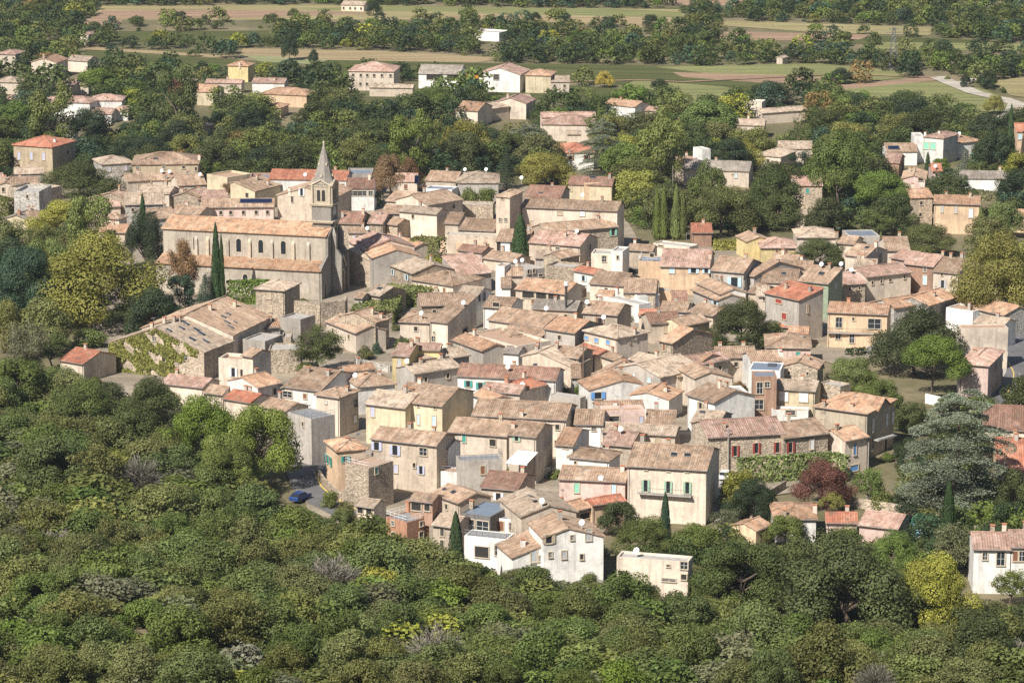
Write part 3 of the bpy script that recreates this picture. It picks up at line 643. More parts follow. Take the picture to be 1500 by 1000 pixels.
H('X',822,224,872,223,h=5,d=14,w='white',t='red',lab='white villa with bright red hipped roof among the cedars',ch=[(834,207)])
# centre right
H('F',935,382,968,383,8,5,'peach','metal','peach house with flat terrace left of the vine pergola',rail='w',xw=[(955,374,6,6,'d')],par=.15)
H('F',957,356,1010,362,5,4,'cream','gravel','low cream parapet building below the tall poplars',par=.3,xw=[(968,360,7,2,'d')])
H('G',918,366,956,368,9,4,'sand','tan','small tan roof below the right end of the castle')
H('G',966,390,1040,392,26,6.5,'peach','tan','orange peach house with blue shutters above the vine pergola',xw=[(984,396,8,8,'c','lightblue'),(1016,396,7,8,'s','lightblue'),(1035,396,5,8,'s','lightblue')],ch=[(1044,374)])
H('G',1040,396,1090,400,26,7,'grey','tan','grey beige house with pale blue balcony window',d=13,xw=[(1076,413,9,14,'s','lightblue'),(1091,415,4,9,'c','grey')])
H('G',1090,402,1104,405,26,6,'grey','tan','narrow roof beside the pale blue balcony house')
H('G',1122,390,1160,393,20,5,'white','tan','white walled cottage with small square window and skylight',xw=[(1129,395,4,4,'d')],sk=[(1140,383,7,4)])
H('G',1138,398,1188,400,18,5,'sand','tan','brown roof left of the green house upper side')
H('G',1115,413,1168,415,20,5,'sand','tan','wide old roof left of the green house',sk=[(1148,401,6,3)])
H('G',1168,411,1214,416,22,8,'green','tan','sage green painted house with skylight in its brown roof',d=8,ap=.9,sk=[(1203,401,8,4)],ds=[(1203,390),(1236,390)],ch=[(1215,390)],xw=[(1224,418,3,8,'c','lightblue')])
H('G',862,415,914,419,19,5,'cream','tan','long brown roof left end above the white courtyard')
H('G',913,428,961,429,24,5.5,'stone','tan','brown roof with dark rubble gable above the white courtyard',d=12)
H('F',876,432,936,446,5,4.2,'white','gravel','dazzling white courtyard wall with chimney below the brown roofs',par=.2,ch=[(928,424)],cm='white')
H('F',934,433,966,430,5,5,'white','gravel','tall bright white block right of the white courtyard',par=.2)
H('F',966,426,984,426,5,4.5,'peach','gravel','small peach box beside the bright white block',par=.2)
H('G',984,441,1008,441,15,3.5,'sand','brown','small brown striped roof under the vine pergola')
H('G',871,433,897,435,9,4,'white','orange','small orange roof with teal door left of the white courtyard',xw=[(878,443,4,9,'c','teal')])
H('G',1018,414,1055,431,11,5,'white','tan','white gabled strip house with slanting roof below the balcony window')
H('G',1012,424,1050,440,12,4,'grey','tan','slanting tan roof stepping down beside the white strip house',xw=[(1048,444,4,5,'s','lightblue')])
H('G',1058,434,1082,435,5,3.5,'peach','red','bright orange red awning roof below the pale blue balcony')
H('G',1094,428,1112,430,14,4,'sand','tan','small mottled roof left of the red roofed tower house')
H('G',1110,434,1130,434,15,5,'cream','tan','cream cottage squeezed against the red roofed tower house',xw=[(1119,438,3,4,'d')])
H('S' if False else 'G',1128,427,1170,440,26,9,'grey','red','tall grey house with scarlet roof and dark red windows',c=(1198,431),ap=.95,pitch=12,xw=[(1141,441,8,6,'c','red'),(1149,463,6,9,'c','red'),(1183,452,2,11,'c','red')])
H('G',1136,478,1160,480,11,2.8,'sand','red','small reddish lean-to below the tall grey house')
H('G',1153,492,1184,493,14,3,'sand','orange','orange carport roof on a white post by the yard')
H('F',1014,459,1026,460,6,4,'white','floor','tiny white terrace above the round dark oak')
H('G',1006,456,1044,463,13,4.5,'sand','tan','small tan roof left of the round dark oak',d=8)
H('G',965,455,1006,457,14,4,'white','tan','white fronted cottage with short tan roof',ch=1)
H('G',934,462,964,463,9,3.5,'sand','red','small red roof below the bright white block')
H('G',952,474,1000,472,16,4.5,'sand','brown','wide reddish brown roof behind the rubble gable house')
H('G',1000,478,1042,470,13,4.5,'lemon','tan','beige wall and low roof left of the big dark oak')
H('X',840,487,904,496,h=7,c=(964,490),w='cream',t='tan',lab='great hipped roof house with three small blue shutters in the village centre',xw=[(853,493,5,5,'c','blue'),(874,498,5,6,'c','blue'),(891,501,5,6,'c','blue'),(922,501,2,2,'d')],ds=[(884,468)],ch=[(930,484)])
H('G',852,458,905,462,18,7.5,'sand','tan','upper tan roof with big white dish behind the great hipped roof',ds=[(853,445)])
H('G',965,498,985,503,18,6,'stone','orange','rubble stone house with orange patched roof and tall blank gable',c=(1044,488),ap=.5,xw=[(973,508,3,11,'c','brown'),(975,530,3,8,'d')])
# upper right quarter
H('X',1166,348,1228,348,h=4,d=11,w='cream',t='pale',lab='low pale hipped roof among the garden trees above the green house',ch=[(1236,342)])
H('G',1226,356,1252,358,12,4,'sand','tan','narrow tan roof left of the rusty grey shed')
H('F',1245,346,1289,345,9,4.5,'grey','metal','grey shed with rust stains above the right roofs',par=.2)
H('G',1297,367,1334,367,20,4.5,'sand','tan','tan roof behind the garden cypress',ch=1)
H('G',1236,373,1268,377,18,5.5,'cream','tan','cream house with one dark gable window and skylight',d=11,sk=[(1270,363,6,3)],xw=[(1289,378,6,12,'g')],ch=[(1290,357)])
H('G',1250,392,1285,393,13,4.5,'sand','pale','pale roof just behind the row of small attic windows')
H('G',1269,406,1337,399,18,6,'cream','pink','long house with a row of small attic windows under a mottled pink roof',xw=[(1278,414,3,5,'d'),(1291,412,3,5,'d'),(1304,410,4,4,'d'),(1325,406,3,4,'d')],d=9)
H('G',1236,417,1270,415,17,5.5,'stone','pink','small stone house with pink roof right of the green house',xw=[(1245,423,4,5,'d'),(1259,422,3,4,'d')],ds=[(1247,398)])
H('G',1322,386,1368,391,18,7,'brown','pink','brown walled house with maroon pink roof and blue grey shutters',xw=[(1355,395,4,6,'g'),(1355,410,5,13,'c','lightblue')],ch=[(1382,369)])
H('G',1303,377,1330,382,14,6,'brown','pink','low maroon pink roof left of the brown walled house')
H('G',1365,397,1404,401,22,7,'cream','tan','cream house with grey shutters and small balcony by the yellow plane tree',xw=[(1381,416,4,11,'s','grey'),(1380,402,3,4,'d'),(1398,412,2,8,'c','brown')])
H('E',1264,444,1310,456,0,5,'sand','orange','long orange roof stepping up behind the modern peach house',d=10,ap=.6)
H('E',1308,440,1362,448,0,6,'ruin','orange','broad pale rubble gable with orange roof in the right quarter',d=12)
H('G',1211,457,1301,461,22,7.5,'peach','orange','modern peach house with smooth orange roof and balcony band',d=9,pitch=15,xw=[(1229,472,9,15,'g'),(1250,467,3,4,'d'),(1281,474,18,14,'g'),(1228,492,8,9,'g'),(1248,495,7,14,'g')],ch=[(1243,438)],cm='orange')
H('G',1385,438,1420,446,13,5,'sand','red','red roof left of the long orange roof near the road',ds=[(1415,428)])
H('G',1420,450,1470,462,16,5,'sand','orange','long orange roof running to the roadside')
H('F',1386,450,1425,456,8,5,'white','floor','white parapet terrace house near the road',par=.3,ch=[(1420,449)])
H('F',1365,438,1388,442,12,5,'stone','gravel','broken rubble wall block behind the dark oaks',par=.6)
H('G',1425,472,1470,478,12,5,'white','pale','white walled house with low roof above the blank cream wall')
H('F',1408,481,1477,480,6,8.5,'cream','floor','huge blank cream wall building facing the road crossing',par=.2)
H('X',1402,533,1450,536,h=7,c=(1476,514),w='pink',t='pink',lab='roadside house with arched doors and dark first floor balcony',xw=[(1458,536,5,9,'g'),(1467,524,5,9,'c','white'),(1460,560,4,16,'c','tan'),(1470,545,4,12,'d'),(1455,572,3,18,'d')])
H('G',1402,548,1441,549,13,4.2,'white','pink','glazed porch with pink roof on the roadside house',xw=[(1412,553,6,7,'g'),(1425,554,7,8,'g'),(1436,554,4,8,'g')])
H('G',1367,298,1436,300,13,7.5,'peach','orange','peach country house with pale grey shutters at the right',d=9,ch=[(1386,278),(1421,284)],xw=[(1380,306,3,10,'c','grey'),(1400,307,3,10,'c','grey'),(1422,312,6,13,'c','white')])
H('G',1334,290,1368,289,13,8,'stone','orange','windowless stone wing left of the peach country house')
H('F',1377,320,1403,320,4,3,'white','floor','low white garden annex of the peach country house',par=.2)
H('X',1353,200,1383,203,h=7.5,c=(1404,196),w='white',t='tan',lab='white villa with bright green shutters on the upper right hillside',xw=[(1352,213,7,10,'c','mint'),(1367,214,7,10,'c','mint')],ch=[(1376,190),(1350,193)],cm='white')
H('F',1340,200,1354,200,6,7.5,'white','gravel','square white stair block beside the green shuttered villa',par=.3)
H('X',1401,210,1438,206,h=4.5,d=10,w='white',t='orange',lab='white bungalow with peach roof right of the green shuttered villa',ds=[(1405,197)])
H('G',1298,222,1345,222,12,4,'white','tan','low tan roof with solar panels left of the green shuttered villa',sol=[(1309,217,16,5)])
H('G',1294,238,1318,239,14,4,'brown','tan','dark fronted barn below the solar panel roof')
H('E',1320,262,1357,263,0,5,'sand','tan','farmhouse with broad tan gable between two cypresses',d=13,xw=[(1349,262,7,6,'d')])
H('G',1366,252,1382,252,12,5,'pink','red','small pink house with white dish right of the cypress',ds=[(1370,245)])
H('G',1406,261,1476,262,11,3.5,'white','grey','long low greenhouse like grey roof on the right')
H('G',1489,193,1520,193,12,8,'peach','red','tall peach house with pale shutters cut by the right margin',xw=[(1494,200,5,8,'c','lightblue')],name='house')
H('G',1480,317,1520,318,10,4,'peach','orange','small peach bungalow at the right margin',xw=[(1493,322,6,5,'d')])
H('G',1000,248,1098,251,14,4.5,'cream','grey','long cream building with grey brown roof and blue door at centre right',xw=[(1049,256,3,7,'d'),(1078,257,3,7,'c','lightblue'),(1073,253,3,4,'c','tan')])
H('F',1028,219,1041,218,4,9,'white','gravel','slim white tower wall above the long cream building',par=.3)
H('G',990,240,1030,240,10,5,'sand','pink','pink roof left of the slim white tower wall')
H('X',1105,227,1145,230,h=4.5,d=12,w='cream',t='pale',lab='pale hipped roof right of the round green tree')
H('G',1141,218,1192,218,11,4.5,'cream','pale','pale cottage roof with a dark cypress in front',ch=[(1143,216)])
H('G',1077,183,1120,184,9,4,'cream','pale','lone pale roof in the right tree belt',ch=1)
H('F',1090,149,1116,150,4,5,'cream','gravel','flat cream block with a thin chimney in the right tree belt',ch=[(1097,145)])
H('G',1116,166,1184,161,6,3.5,'cream','pale','very long low pale roof in the right tree belt')
H('X',1162,315,1193,317,h=4,d=8,w='sand',t='pale',lab='tiny hipped house under the big pines')
H('G',1160,272,1206,272,14,6,'stone','pink','old stone house half hidden by the tall pines')
H('X',1113,363,1168,363,h=4.2,d=11,w='yellow',t='pink',lab='yellow house with mottled pink hipped roof',xw=[(1138,369,4,6,'c','brown'),(1152,369,4,6,'c','brown')],ch=[(1140,341)],cm='cream')
H('E',1093,354,1132,352,0,4.5,'yellow','tan','bright yellow gable behind the mottled pink roof',d=8)
H('G',1013,341,1044,341,14,3.5,'brown','red','dark shaded shed with brown red roof under the trees')
H('X',792,182,870,183,h=5,d=13,w='sand',t='pink',lab='large farmhouse with pink brown roof in the central tree belt')
H('G',793,172,874,171,7,6,'cream','pink','long ridge of the farmhouse in the central tree belt')
H('G',830,197,852,197,6,3.5,'sand','pale','small pale outbuilding below the large farmhouse')
# centre, left and bottom of the village
H('E',159,501,300,516,0,6,'stone','pale','big stone barn with ivy covered gable and seven skylights',c=(346,499),pitch=20,sk=[(247,484,9,4),(266,481,9,4),(272,474,10,4),(287,483,8,5),(295,489,10,5),(281,497,10,5),(301,500,9,4)],xw=[(226,496,6,6,'g'),(201,518,6,6,'g'),(271,523,8,8,'g'),(240,526,5,8,'d')],ch=[(217,472),(241,468),(255,466),(263,466)])
H('E',203,481,343,491,0,7.2,'cream','tan','second barn with brown roof and five dark skylights',c=(403,464),pitch=19,sk=[(327,464,8,3),(334,460,8,3),(332,472,9,3),(337,479,9,3),(344,472,5,2)],ch=[(308,449),(344,444)])
H('G',371,482,412,479,12,5.5,'grey','orange','low brown walled annex right of the second barn',ch=[(395,468)])
H('X',368,425,418,426,h=7,c=(452,415),w='stone',t='pale',lab='rubble house with mottled orange pink hipped roof left of the church terrace')
H('F',410,464,440,468,8,6,'grey','gravel','plain grey block below the church terrace',par=.3)
H('F',412,494,426,494,8,5.5,'stone','gravel','dark rubble block left of the big village holm oak',par=.4)
H('G',475,470,520,488,14,4.5,'sand','tan','small tan roof right of the big village holm oak')
H('E',487,465,551,471,0,6.5,'stone','tan','rubble stone house with blocked tan windows',c=(581,466),ap=.45,xw=[(503,467,5,7,'c','tan'),(519,470,7,9,'c','tan'),(534,473,7,9,'c','tan'),(535,490,10,8,'c','tan')])
H('G',517,436,531,437,8,4.5,'grey','tan','little shed left of the hedge field')
H('G',533,430,557,434,17,4.5,'stone','pale','pale orange lean-to roof with one skylight beside the hedge field',d=9,sk=[(556,423,8,3)])
H('X',583,471,631,473,h=4.5,d=9,w='cream',t='tan',lab='low tan roof with big white dish right of the hedge field',ds=[(617,462)])
H('G',631,469,656,473,26,6,'cream','tan','big square tan roof with red verge and plant filled balcony',c=(696,455),ap=.95,pitch=14,xw=[(681,487,9,14,'d'),(636,487,2,3,'d'),(635,496,5,8,'g')],ds=[(692,448)])
H('G',616,448,686,446,18,6,'sand','tan','wide tan roof behind the big square roof',ch=1)
H('G',665,434,697,437,15,6.5,'white','pale','white house with two dark windows and pale yellowish roof',c=(722,425),xw=[(709,434,4,12,'g'),(702,436,3,9,'d')])
H('G',733,421,749,421,14,5,'white','tan','tan roof wedged between white house and grey chimney tower')
H('F',726,389,739,390,5,8.5,'white','floor','white square chimney tower house above the loggia',par=.2)
H('G',741,404,767,404,13,6.5,'sand','tan','tan roofed house with two white dishes above the loggia',ds=[(755,386),(766,384)],ch=[(757,379)])
H('F',771,396,798,392,9,5.5,'grey','gravel','grey rendered house with three tiny windows above the loggia',xw=[(774,398,3,6,'d'),(782,397,3,6,'d'),(792,403,6,3,'d')],par=.3)
H('F',800,388,842,392,7,5,'stone','gravel','low rubble courtyard walls above the loggia roof',par=.5)
H('G',838,396,872,402,8,4.5,'white','red','white edged low roof right of the rubble courtyard')
H('G',753,423,829,431,22,6.5,'sand','orange','loggia house with four stone pillars and dark open gallery',d=10,xw=[(774,432,17,9,'d'),(793,433,15,9,'d'),(812,434,17,9,'d'),(781,441,4,8,'c','brown'),(858,428,7,12,'c','brown')])
H('G',706,449,748,452,16,5,'white','tan','tan roof with sunken terrace below the white windowed house',xw=[(727,446,10,6,'d')])
H('G',713,468,796,480,20,6,'sand','tan','wide tan roof with deep eave in the middle of the village',xw=[(770,484,3,5,'d')],ds=[(800,455)])
H('G',778,452,845,455,14,7.5,'sand','grey','flat looking grey brown roof under the loggia')
H('G',795,481,842,488,20,6.5,'grey','orange','orange patched roof with roof terrace and tall dark flue',ch=1)
H('F',790,489,842,497,7,5,'grey','gravel','windowless grey wall with two white dishes in the centre',par=.3,ds=[(808,486),(827,488)])
H('G',731,488,790,497,14,4.5,'stone','tan','tan roof above the white tarpaulin courtyard')
H('G',762,501,788,496,10,4,'cream','tan','little cream shed beside the white tarpaulin')
H('F',686,487,757,507,14,5,'cream','floor','terracotta floored roof terrace with cream parapet',par=.5)
H('G',660,497,706,514,13,4,'grey','orange','orange pink roof below the roof terrace')
H('G',735,516,760,518,10,4,'white','grey','small white shed beside the roof terrace')
H('E',762,521,838,530,0,5.5,'sand','tan','sand walled house with stepped gable in the centre',d=8,ap=.35)
H('G',806,521,848,525,16,5.5,'sand','tan','tan roof with dark chimney right of the sand gable',ch=[(809,506)],xw=[(838,526,12,6,'d')])
H('G',836,513,870,523,12,4,'cream','red','red patched low roof at the centre')
H('G',842,508,900,528,8,4,'cream','tan','narrow cream lean-to wall below the blue shutter house')
H('X',866,548,905,552,h=5,d=14,w='stone',t='tan',lab='ivy clad house with broad pale brown roof right of centre')
H('G',836,553,852,553,20,3.5,'sand','tan','open carport with tan roof beside the ivy')
H('E',898,537,968,553,0,6,'grey','pale','pale pediment house with small blue shutter',d=12,pitch=15,xw=[(929,550,3,9,'c','lightblue'),(951,556,5,8,'c','lightblue')])
H('G',919,526,968,536,12,6,'grey','pale','pale brown roof behind the pediment house',ch=1)
H('E',862,571,943,566,0,4.5,'white','orange','bright white gabled house with one blue window',d=8,ap=.62,pitch=13,xw=[(876,579,10,9,'s','blue')])
H('E',920,578,982,584,0,4.5,'white','orange','second bright white gable with thin orange roof',d=8,ap=.45,pitch=13)
H('G',668,550,815,557,26,4.8,'white','brown','very long dark red roof over a white wall with teal shutters',d=9,xw=[(686,562,5,9,'s','teal'),(704,565,6,10,'s','teal'),(714,561,4,5,'s','teal')],ds=[(744,541)],sk=[(784,535,6,3)])
H('G',607,548,677,537,17,5,'sand','pale','pale tan roof running left of the long dark red roof',ds=[(585,534)],d=7)
H('G',572,520,600,522,9,7,'yellow','pink','mustard yellow house with one grey shutter',d=9,xw=[(585,531,5,11,'c','grey')],ch=[(603,502)])
H('G',598,512,645,513,10,7,'yellow','pink','pink roof beside the mustard yellow house')
H('G',618,526,657,521,12,5.5,'yellow','pale','lower pale roof stepping down from the mustard yellow house')
H('G',640,527,690,520,14,5,'grey','pale','mottled roof between mustard house and roof terrace')
H('X',524,567,582,562,h=5.5,d=10,w='white',t='tan',lab='brown hipped roof with orange ridge left of the large yellow house')
H('G',508,545,552,540,9,4,'sand','orange','small roof with a vivid orange tile patch')
H('G',414,566,470,573,32,5.5,'white','tan','wide red brown roof with glazed veranda left of the round bush',xw=[(420,577,14,9,'g'),(447,580,5,7,'c','brown')],ch=[(452,541),(481,545)])
H('G',378,568,413,560,26,6,'white','orange','white gabled house with orange brown roof',c=None,d=9,xw=[(402,573,4,9,'d')])
H('F',320,524,366,527,8,7.5,'cream','floor','tall cream house with roof terrace and white shutters',par=.6,xw=[(342,545,5,13,'s','white'),(355,546,5,10,'d')])
H('G',352,520,370,523,17,9,'cream','tan','small raised tan roof on top of the tall cream house',d=6)
H('F',388,500,414,490,8,6,'grey','gravel','grey windowless tower wall behind the tall cream house',par=.3)
H('F',393,512,440,512,10,5,'stone','gravel','low round ended rubble building below the village holm oak',par=.3)
H('G',234,561,298,568,14,4,'cream','pink','first low pink roofed house of the row beneath the ivy barn')
H('G',297,575,326,578,12,4,'cream','tan','second small tan roofed cottage of the row under the tall cream house')
H('G',325,583,367,590,14,4,'cream','red','third cottage of the row with worn red roof')
H('G',378,594,418,603,14,5,'cream','tan','fourth long tan roof of the row ending at the terrace')
H('F',418,604,456,614,14,8.5,'grey','grey','tall grey house with furnished roof terrace and railing',c=(493,608),par=.1,rail='m',xw=[(424,619,3,10,'d'),(444,621,3,7,'d')])
H('X',458,578,498,583,h=7.5,c=(531,572),w='cream',t='tan',lab='cream hipped house with white dish above the street corner',xw=[(521,590,6,11,'g'),(520,614,6,12,'c','white'),(478,589,3,3,'c','lightblue')],ds=[(520,554)],ch=1)
H('X',469,646,493,661,h=7,c=(541,658),w='peach',t='orange',lab='street corner house with teal shutters and peach orange hipped roof',xw=[(475,668,3,13,'s','teal'),(484,675,3,13,'s','teal'),(506,672,6,9,'s','teal')],sk=[(525,637,6,3)])
H('G',541,642,640,653,16,8.5,'sand','tan','long sand house with lilac shutters and two small balconies',d=8,xw=[(552,653,7,12,'s','lilac'),(579,659,7,15,'s','lilac'),(620,661,11,11,'g'),(580,686,6,12,'c','lilac'),(617,688,5,12,'s','lilac'),(607,681,4,7,'d')])
H('G',638,655,657,657,14,7,'white','tan','white stair house with dark green door right of the lilac shutters',xw=[(648,671,5,19,'c','teal')])
H('G',572,586,648,595,27,8,'lemon','tan','large yellow house with blue grey shutters and white gable',d=13,xw=[(588,610,5,16,'c','lightblue'),(613,614,4,15,'c','lightblue'),(636,616,5,15,'c','lightblue'),(613,594,3,3,'d'),(637,597,3,3,'d')],ch=[(615,556)])
H('G',533,591,594,598,22,7.5,'lemon','tan','lower left wing of the large yellow house with a lilac shutter',xw=[(546,602,5,16,'c','lilac')])
H('G',655,632,743,639,22,7,'cream','tan','cream house with roof terrace and dark green shutter',xw=[(680,641,5,13,'c','teal'),(722,648,9,10,'d')])
H('G',743,636,786,640,24,8.5,'cream','tan','tall cream house with a big white awning below its eave',d=9,xw=[(757,642,5,7,'s','green')],ch=[(752,622)])
H('G',690,608,830,615,29,7,'cream','tan','very wide brown roof in the lower village centre',d=11,ch=[(764,605)],win=(5,'tan','d'))
H('G',690,578,722,588,10,5,'white','orange','small white cottage with orange edged roof right of the white gable')
H('G',703,572,762,577,13,4,'cream','pink','low pink roof with terracotta chimney under the teal shutters',ch=[(742,556)],cm='orange')
H('G',765,572,803,563,14,4,'cream','red','bright red patched roof with a white dish in the centre',ds=[(760,569)])
H('F',806,577,850,583,4,3,'grey','gravel','long grey garden wall below the small jungle garden',par=.1)
H('G',812,651,840,653,26,6,'white','orange','white house with smooth orange roof lower centre',xw=[(828,654,8,4,'g')],pitch=15)
H('X',827,672,894,675,h=5,c=(923,663),w='white',t='tan',lab='low white house with grey brown hipped roof left of the big cream house',xw=[(843,677,3,4,'d')],ch=[(890,644)])
H('G',817,701,917,706,22,6.5,'sand','tan','house with ridged brown roof and green and pale blue shutters',d=8,xw=[(845,714,7,14,'c','mint'),(899,716,6,15,'c','lightblue')],ch=[(912,685)],ds=[(876,712)])
H('G',880,650,925,654,22,5,'sand','pink','smooth pink brown roof with white dish behind the grey hipped house',ds=[(909,633)])
H('G',840,621,884,622,22,6,'white','tan','white house with tan roof left of the pink block',xw=[(870,628,7,5,'g')])
H('F',884,602,945,600,8,6.5,'pink','floor','pale pink block with sunken terrace and square chimney',par=.5,xw=[(939,614,5,10,'c','lilac'),(900,613,14,7,'d')],ch=[(911,600)],cm='pink')
H('G',945,620,990,621,20,4.5,'cream','tan','tan roof on a cream wall right of the pale pink block')
H('G',873,600,945,598,12,5,'sand','tan','striped tan roof behind the pale pink block',ch=[(901,592)],cm='white')
H('G',880,632,990,638,14,5,'cream','pale','long mottled roof above the big cream house')
H('G',702,713,759,718,25,5,'sand','brown','heavy dark brown roof on a sand house in the lower village')
H('F',673,675,736,672,8,6.5,'grey','grey','grey block with roof terrace, railing and a brown door',par=.1,rail='m',xw=[(707,688,6,12,'c','brown')])
H('G',630,722,672,737,18,4.5,'sand','tan','tan roof with two skylights behind the brick terrace house',sk=[(651,717,6,3),(664,721,7,4)])
H('F',511,677,540,686,12,7.5,'stone','floor','stone house topped by a railed terrace above the road bend',c=(570,674),par=.1,rail='w',xw=[(551,689,5,10,'c','teal')])
H('F',626,688,672,692,7,3.8,'white','floor','raised balcony terrace with planters in front of the green door',par=.1,rail='m')
H('G',520,740,548,744,12,3.5,'sand','pale','open pillared porch with pink tiled roof at the village foot',xw=[(528,747,8,8,'d'),(541,749,8,8,'d')])
H('F',563,757,596,765,12,7,'orange','grey','brick orange house with wooden railed roof terrace',c=(631,757),par=.1,rail='w',xw=[(576,766,5,7,'g'),(577,783,6,8,'g'),(617,767,5,7,'g'),(617,785,6,13,'g')],ch=[(586,738)],cm='orange')
H('G',598,732,634,736,16,2.7,'brown','tan','raised dark loggia with tiled roof on the brick orange house terrace',d=4.5,z0=7.0,xw=[(610,742,14,10,'d'),(626,743,8,9,'d')],name='roof_loggia')
H('G',631,768,668,773,17,6.5,'sand','pale','narrow sand house with dark shutters between brick house and cypress',xw=[(648,779,5,11,'c','dark'),(648,798,5,15,'c','dark')],ds=[(633,803)])
H('F',675,751,718,757,14,7.4,'dark','metal','modern glass house with flat slate blue roof slab',d=8,par=.1,xw=[(686,768,18,17,'g'),(707,771,18,17,'g'),(700,806,18,14,'d')],ch=[(683,739)])
H('F',718,757,760,763,12,6.5,'white','metal','white wing of the modern house with dark framed window bay',par=.1,xw=[(734,770,8,14,'c','brown'),(751,771,10,11,'g')])
H('F',680,784,742,790,10,5.3,'white','grey','projecting white terrace block of the modern glass house',par=.05,rail='m',xw=[(706,808,20,16,'d'),(730,806,10,14,'g')])
H('E',762,757,848,749,0,8.5,'sand','pale','sand gabled house with pale peach tiled roof and one skylight',d=11,sk=[(778,728,9,6)],ds=[(805,748)])
H('E',794,788,888,781,0,8,'white','tan','stained white gable house with grey shutters at the village foot',d=9,ap=.42,xw=[(804,789,8,13,'s','tan'),(862,783,8,16,'c','grey'),(838,787,5,7,'g'),(826,812,7,12,'c','grey'),(852,815,5,8,'d'),(806,812,5,8,'g')],ds=[(852,771)])
H('E',749,817,800,812,0,4.8,'white','tan','lower half gable of the stained white house with one grey shutter',d=8,ap=.95,xw=[(782,813,8,19,'c','grey'),(803,816,4,8,'g')],ch=[(766,795)],cm='white')
H('G',828,808,880,800,16,4,'white','tan','small tan lean-to right of the stained white gable')
H('G',832,751,868,742,14,3.5,'peach','orange','pergola shed with orange tiles behind the dark garden trees',xw=[(856,755,14,9,'d')])
H('G',867,740,918,733,10,4,'peach','red','red tiled garden shed under the shuttered house')
H('G',917,682,1036,689,40,9.3,'cream','tan','big cream town house with ridged roof, two skylights and long balcony',d=14,xw=[(946,711,5,17,'s','green'),(979,713,5,17,'s','green'),(1007,714,5,17,'s','green'),(946,686,4,4,'g'),(979,688,4,4,'g'),(1006,689,4,4,'g')],sk=[(987,666,8,5),(1007,667,8,5)],ch=[(941,643),(979,645)])
H('G',1036,641,1151,635,28,7.5,'stone','tan','long rubble stone house with white windows and brick red shutters',d=11,xw=[(1077,660,5,15,'s','red'),(1108,656,5,15,'s','red'),(1139,655,5,15,'s','red')],ch=[(1060,622)])
H('G',1148,642,1216,634,22,7,'stone','tan','right half of the rubble stone house with dark eave',d=10,xw=[(1158,655,5,15,'s','red'),(1189,650,5,15,'c','white')],ch=[(1155,612)])
H('G',1010,618,1052,622,20,7.5,'grey','tan','grey corner house left of the rubble stone house',ch=[(1034,592)],sk=[(1029,604,8,3)])
H('G',1004,577,1046,590,22,7,'white','tan','white walled house with tan roof beside the narrow lane',d=10)
H('F',1055,576,1096,574,10,6.5,'white','gravel','white modern house with one large square window',par=.3,xw=[(1079,587,13,13,'g'),(1061,588,4,8,'g')])
H('F',1104,551,1138,551,8,9,'brown','metal','maroon panelled house with tall black windows',par=.2,xw=[(1113,568,9,17,'g'),(1124,563,7,8,'g'),(1112,592,13,14,'g')])
H('F',1097,541,1143,543,12,8,'white','metal','blue grey zinc roof with dark skylight above the maroon panels',par=.1,sk=[(1131,535,16,7)])
H('G',992,552,1018,549,18,5.5,'sand','tan','sand house with long tan roof left of the cream gable')
H('E',1017,554,1076,549,0,6.5,'cream','tan','long cream gable wall in the right centre',d=8,ap=.4)
H('G',1011,537,1070,526,14,5,'grey','pink','grey wall with long pink orange roof below the oak garden')
H('G',1012,532,1022,534,18,5,'stone','orange','tiny gabled house with dark solar roof right of the rubble gable')
H('G',1050,524,1110,523,16,5,'sand','tan','tan roof with dark eave behind the zinc roof')
H('G',1100,530,1150,528,15,6,'white','tan','tan roof with two white chimneys above the zinc roof',ch=[(1148,512),(1155,516)],cm='white')
H('X',1120,509,1190,510,h=5,d=12,w='sand',t='tan',lab='broad tan roof below the bright round shrub')
H('E',1139,538,1200,540,0,7,'stone','tan','rubble gable house with two tiny windows and brown side wall',c=(1216,529),xw=[(1156,546,3,5,'d'),(1183,547,3,5,'d')])
H('G',1133,569,1195,573,16,6,'lemon','tan','lemon house with two large white shutters',d=7,xw=[(1148,580,12,14,'c','white'),(1177,581,12,14,'c','white')])
H('F',1200,560,1231,566,6,6,'stone','gravel','rounded rubble wall right of the lemon house',par=.3)
H('F',1130,600,1184,602,6,3,'white','floor','low white courtyard with striped awning below the lemon house',par=.4,xw=[(1158,604,14,6,'g')])
villa_=H('X',1184,599,1272,606,h=8.5,c=(1331,588),w='belfry',t='orange',lab='grand villa with orange hipped roof, pediment and iron balcony',xw=[(1279,622,4,20,'c','white'),(1299,615,5,20,'c','white'),(1316,607,4,18,'c','white'),(1204,617,5,8,'c','tan'),(1278,650,4,18,'g'),(1297,652,6,20,'d')],ch=[(1248,590),(1207,590)],ds=[])
H('G',1239,646,1275,639,22,6,'cream','orange','annex with blue shutter and blue arched door in front of the villa',d=8,xw=[(1252,658,4,17,'c','blue'),(1251,685,12,8,'c','blue')],ch=[(1226,624)])
H('G',1438,628,1530,632,36,5,'cream','brown','long barn with dark pink tiled roof behind the blue cedar')
H('G',1460,690,1530,692,50,4,'peach','red','large rusty red tiled shed roof at the right margin')
H('X',1133,760,1199,760,h=4,d=9.5,w='white',t='orange',lab='small white bungalow with bright apricot hipped roof in the gardens',ch=[(1149,738),(1194,739)])
H('G',1109,777,1133,768,14,3,'peach','orange','apricot lean-to at the left of the white bungalow')
H('G',1209,765,1257,766,15,3,'pink','red','pink garden house with rust red roof right of the bungalow')
H('G',1256,768,1316,775,22,2.8,'pink','pink','faded pink tiled open shed beside the rust red garden house')
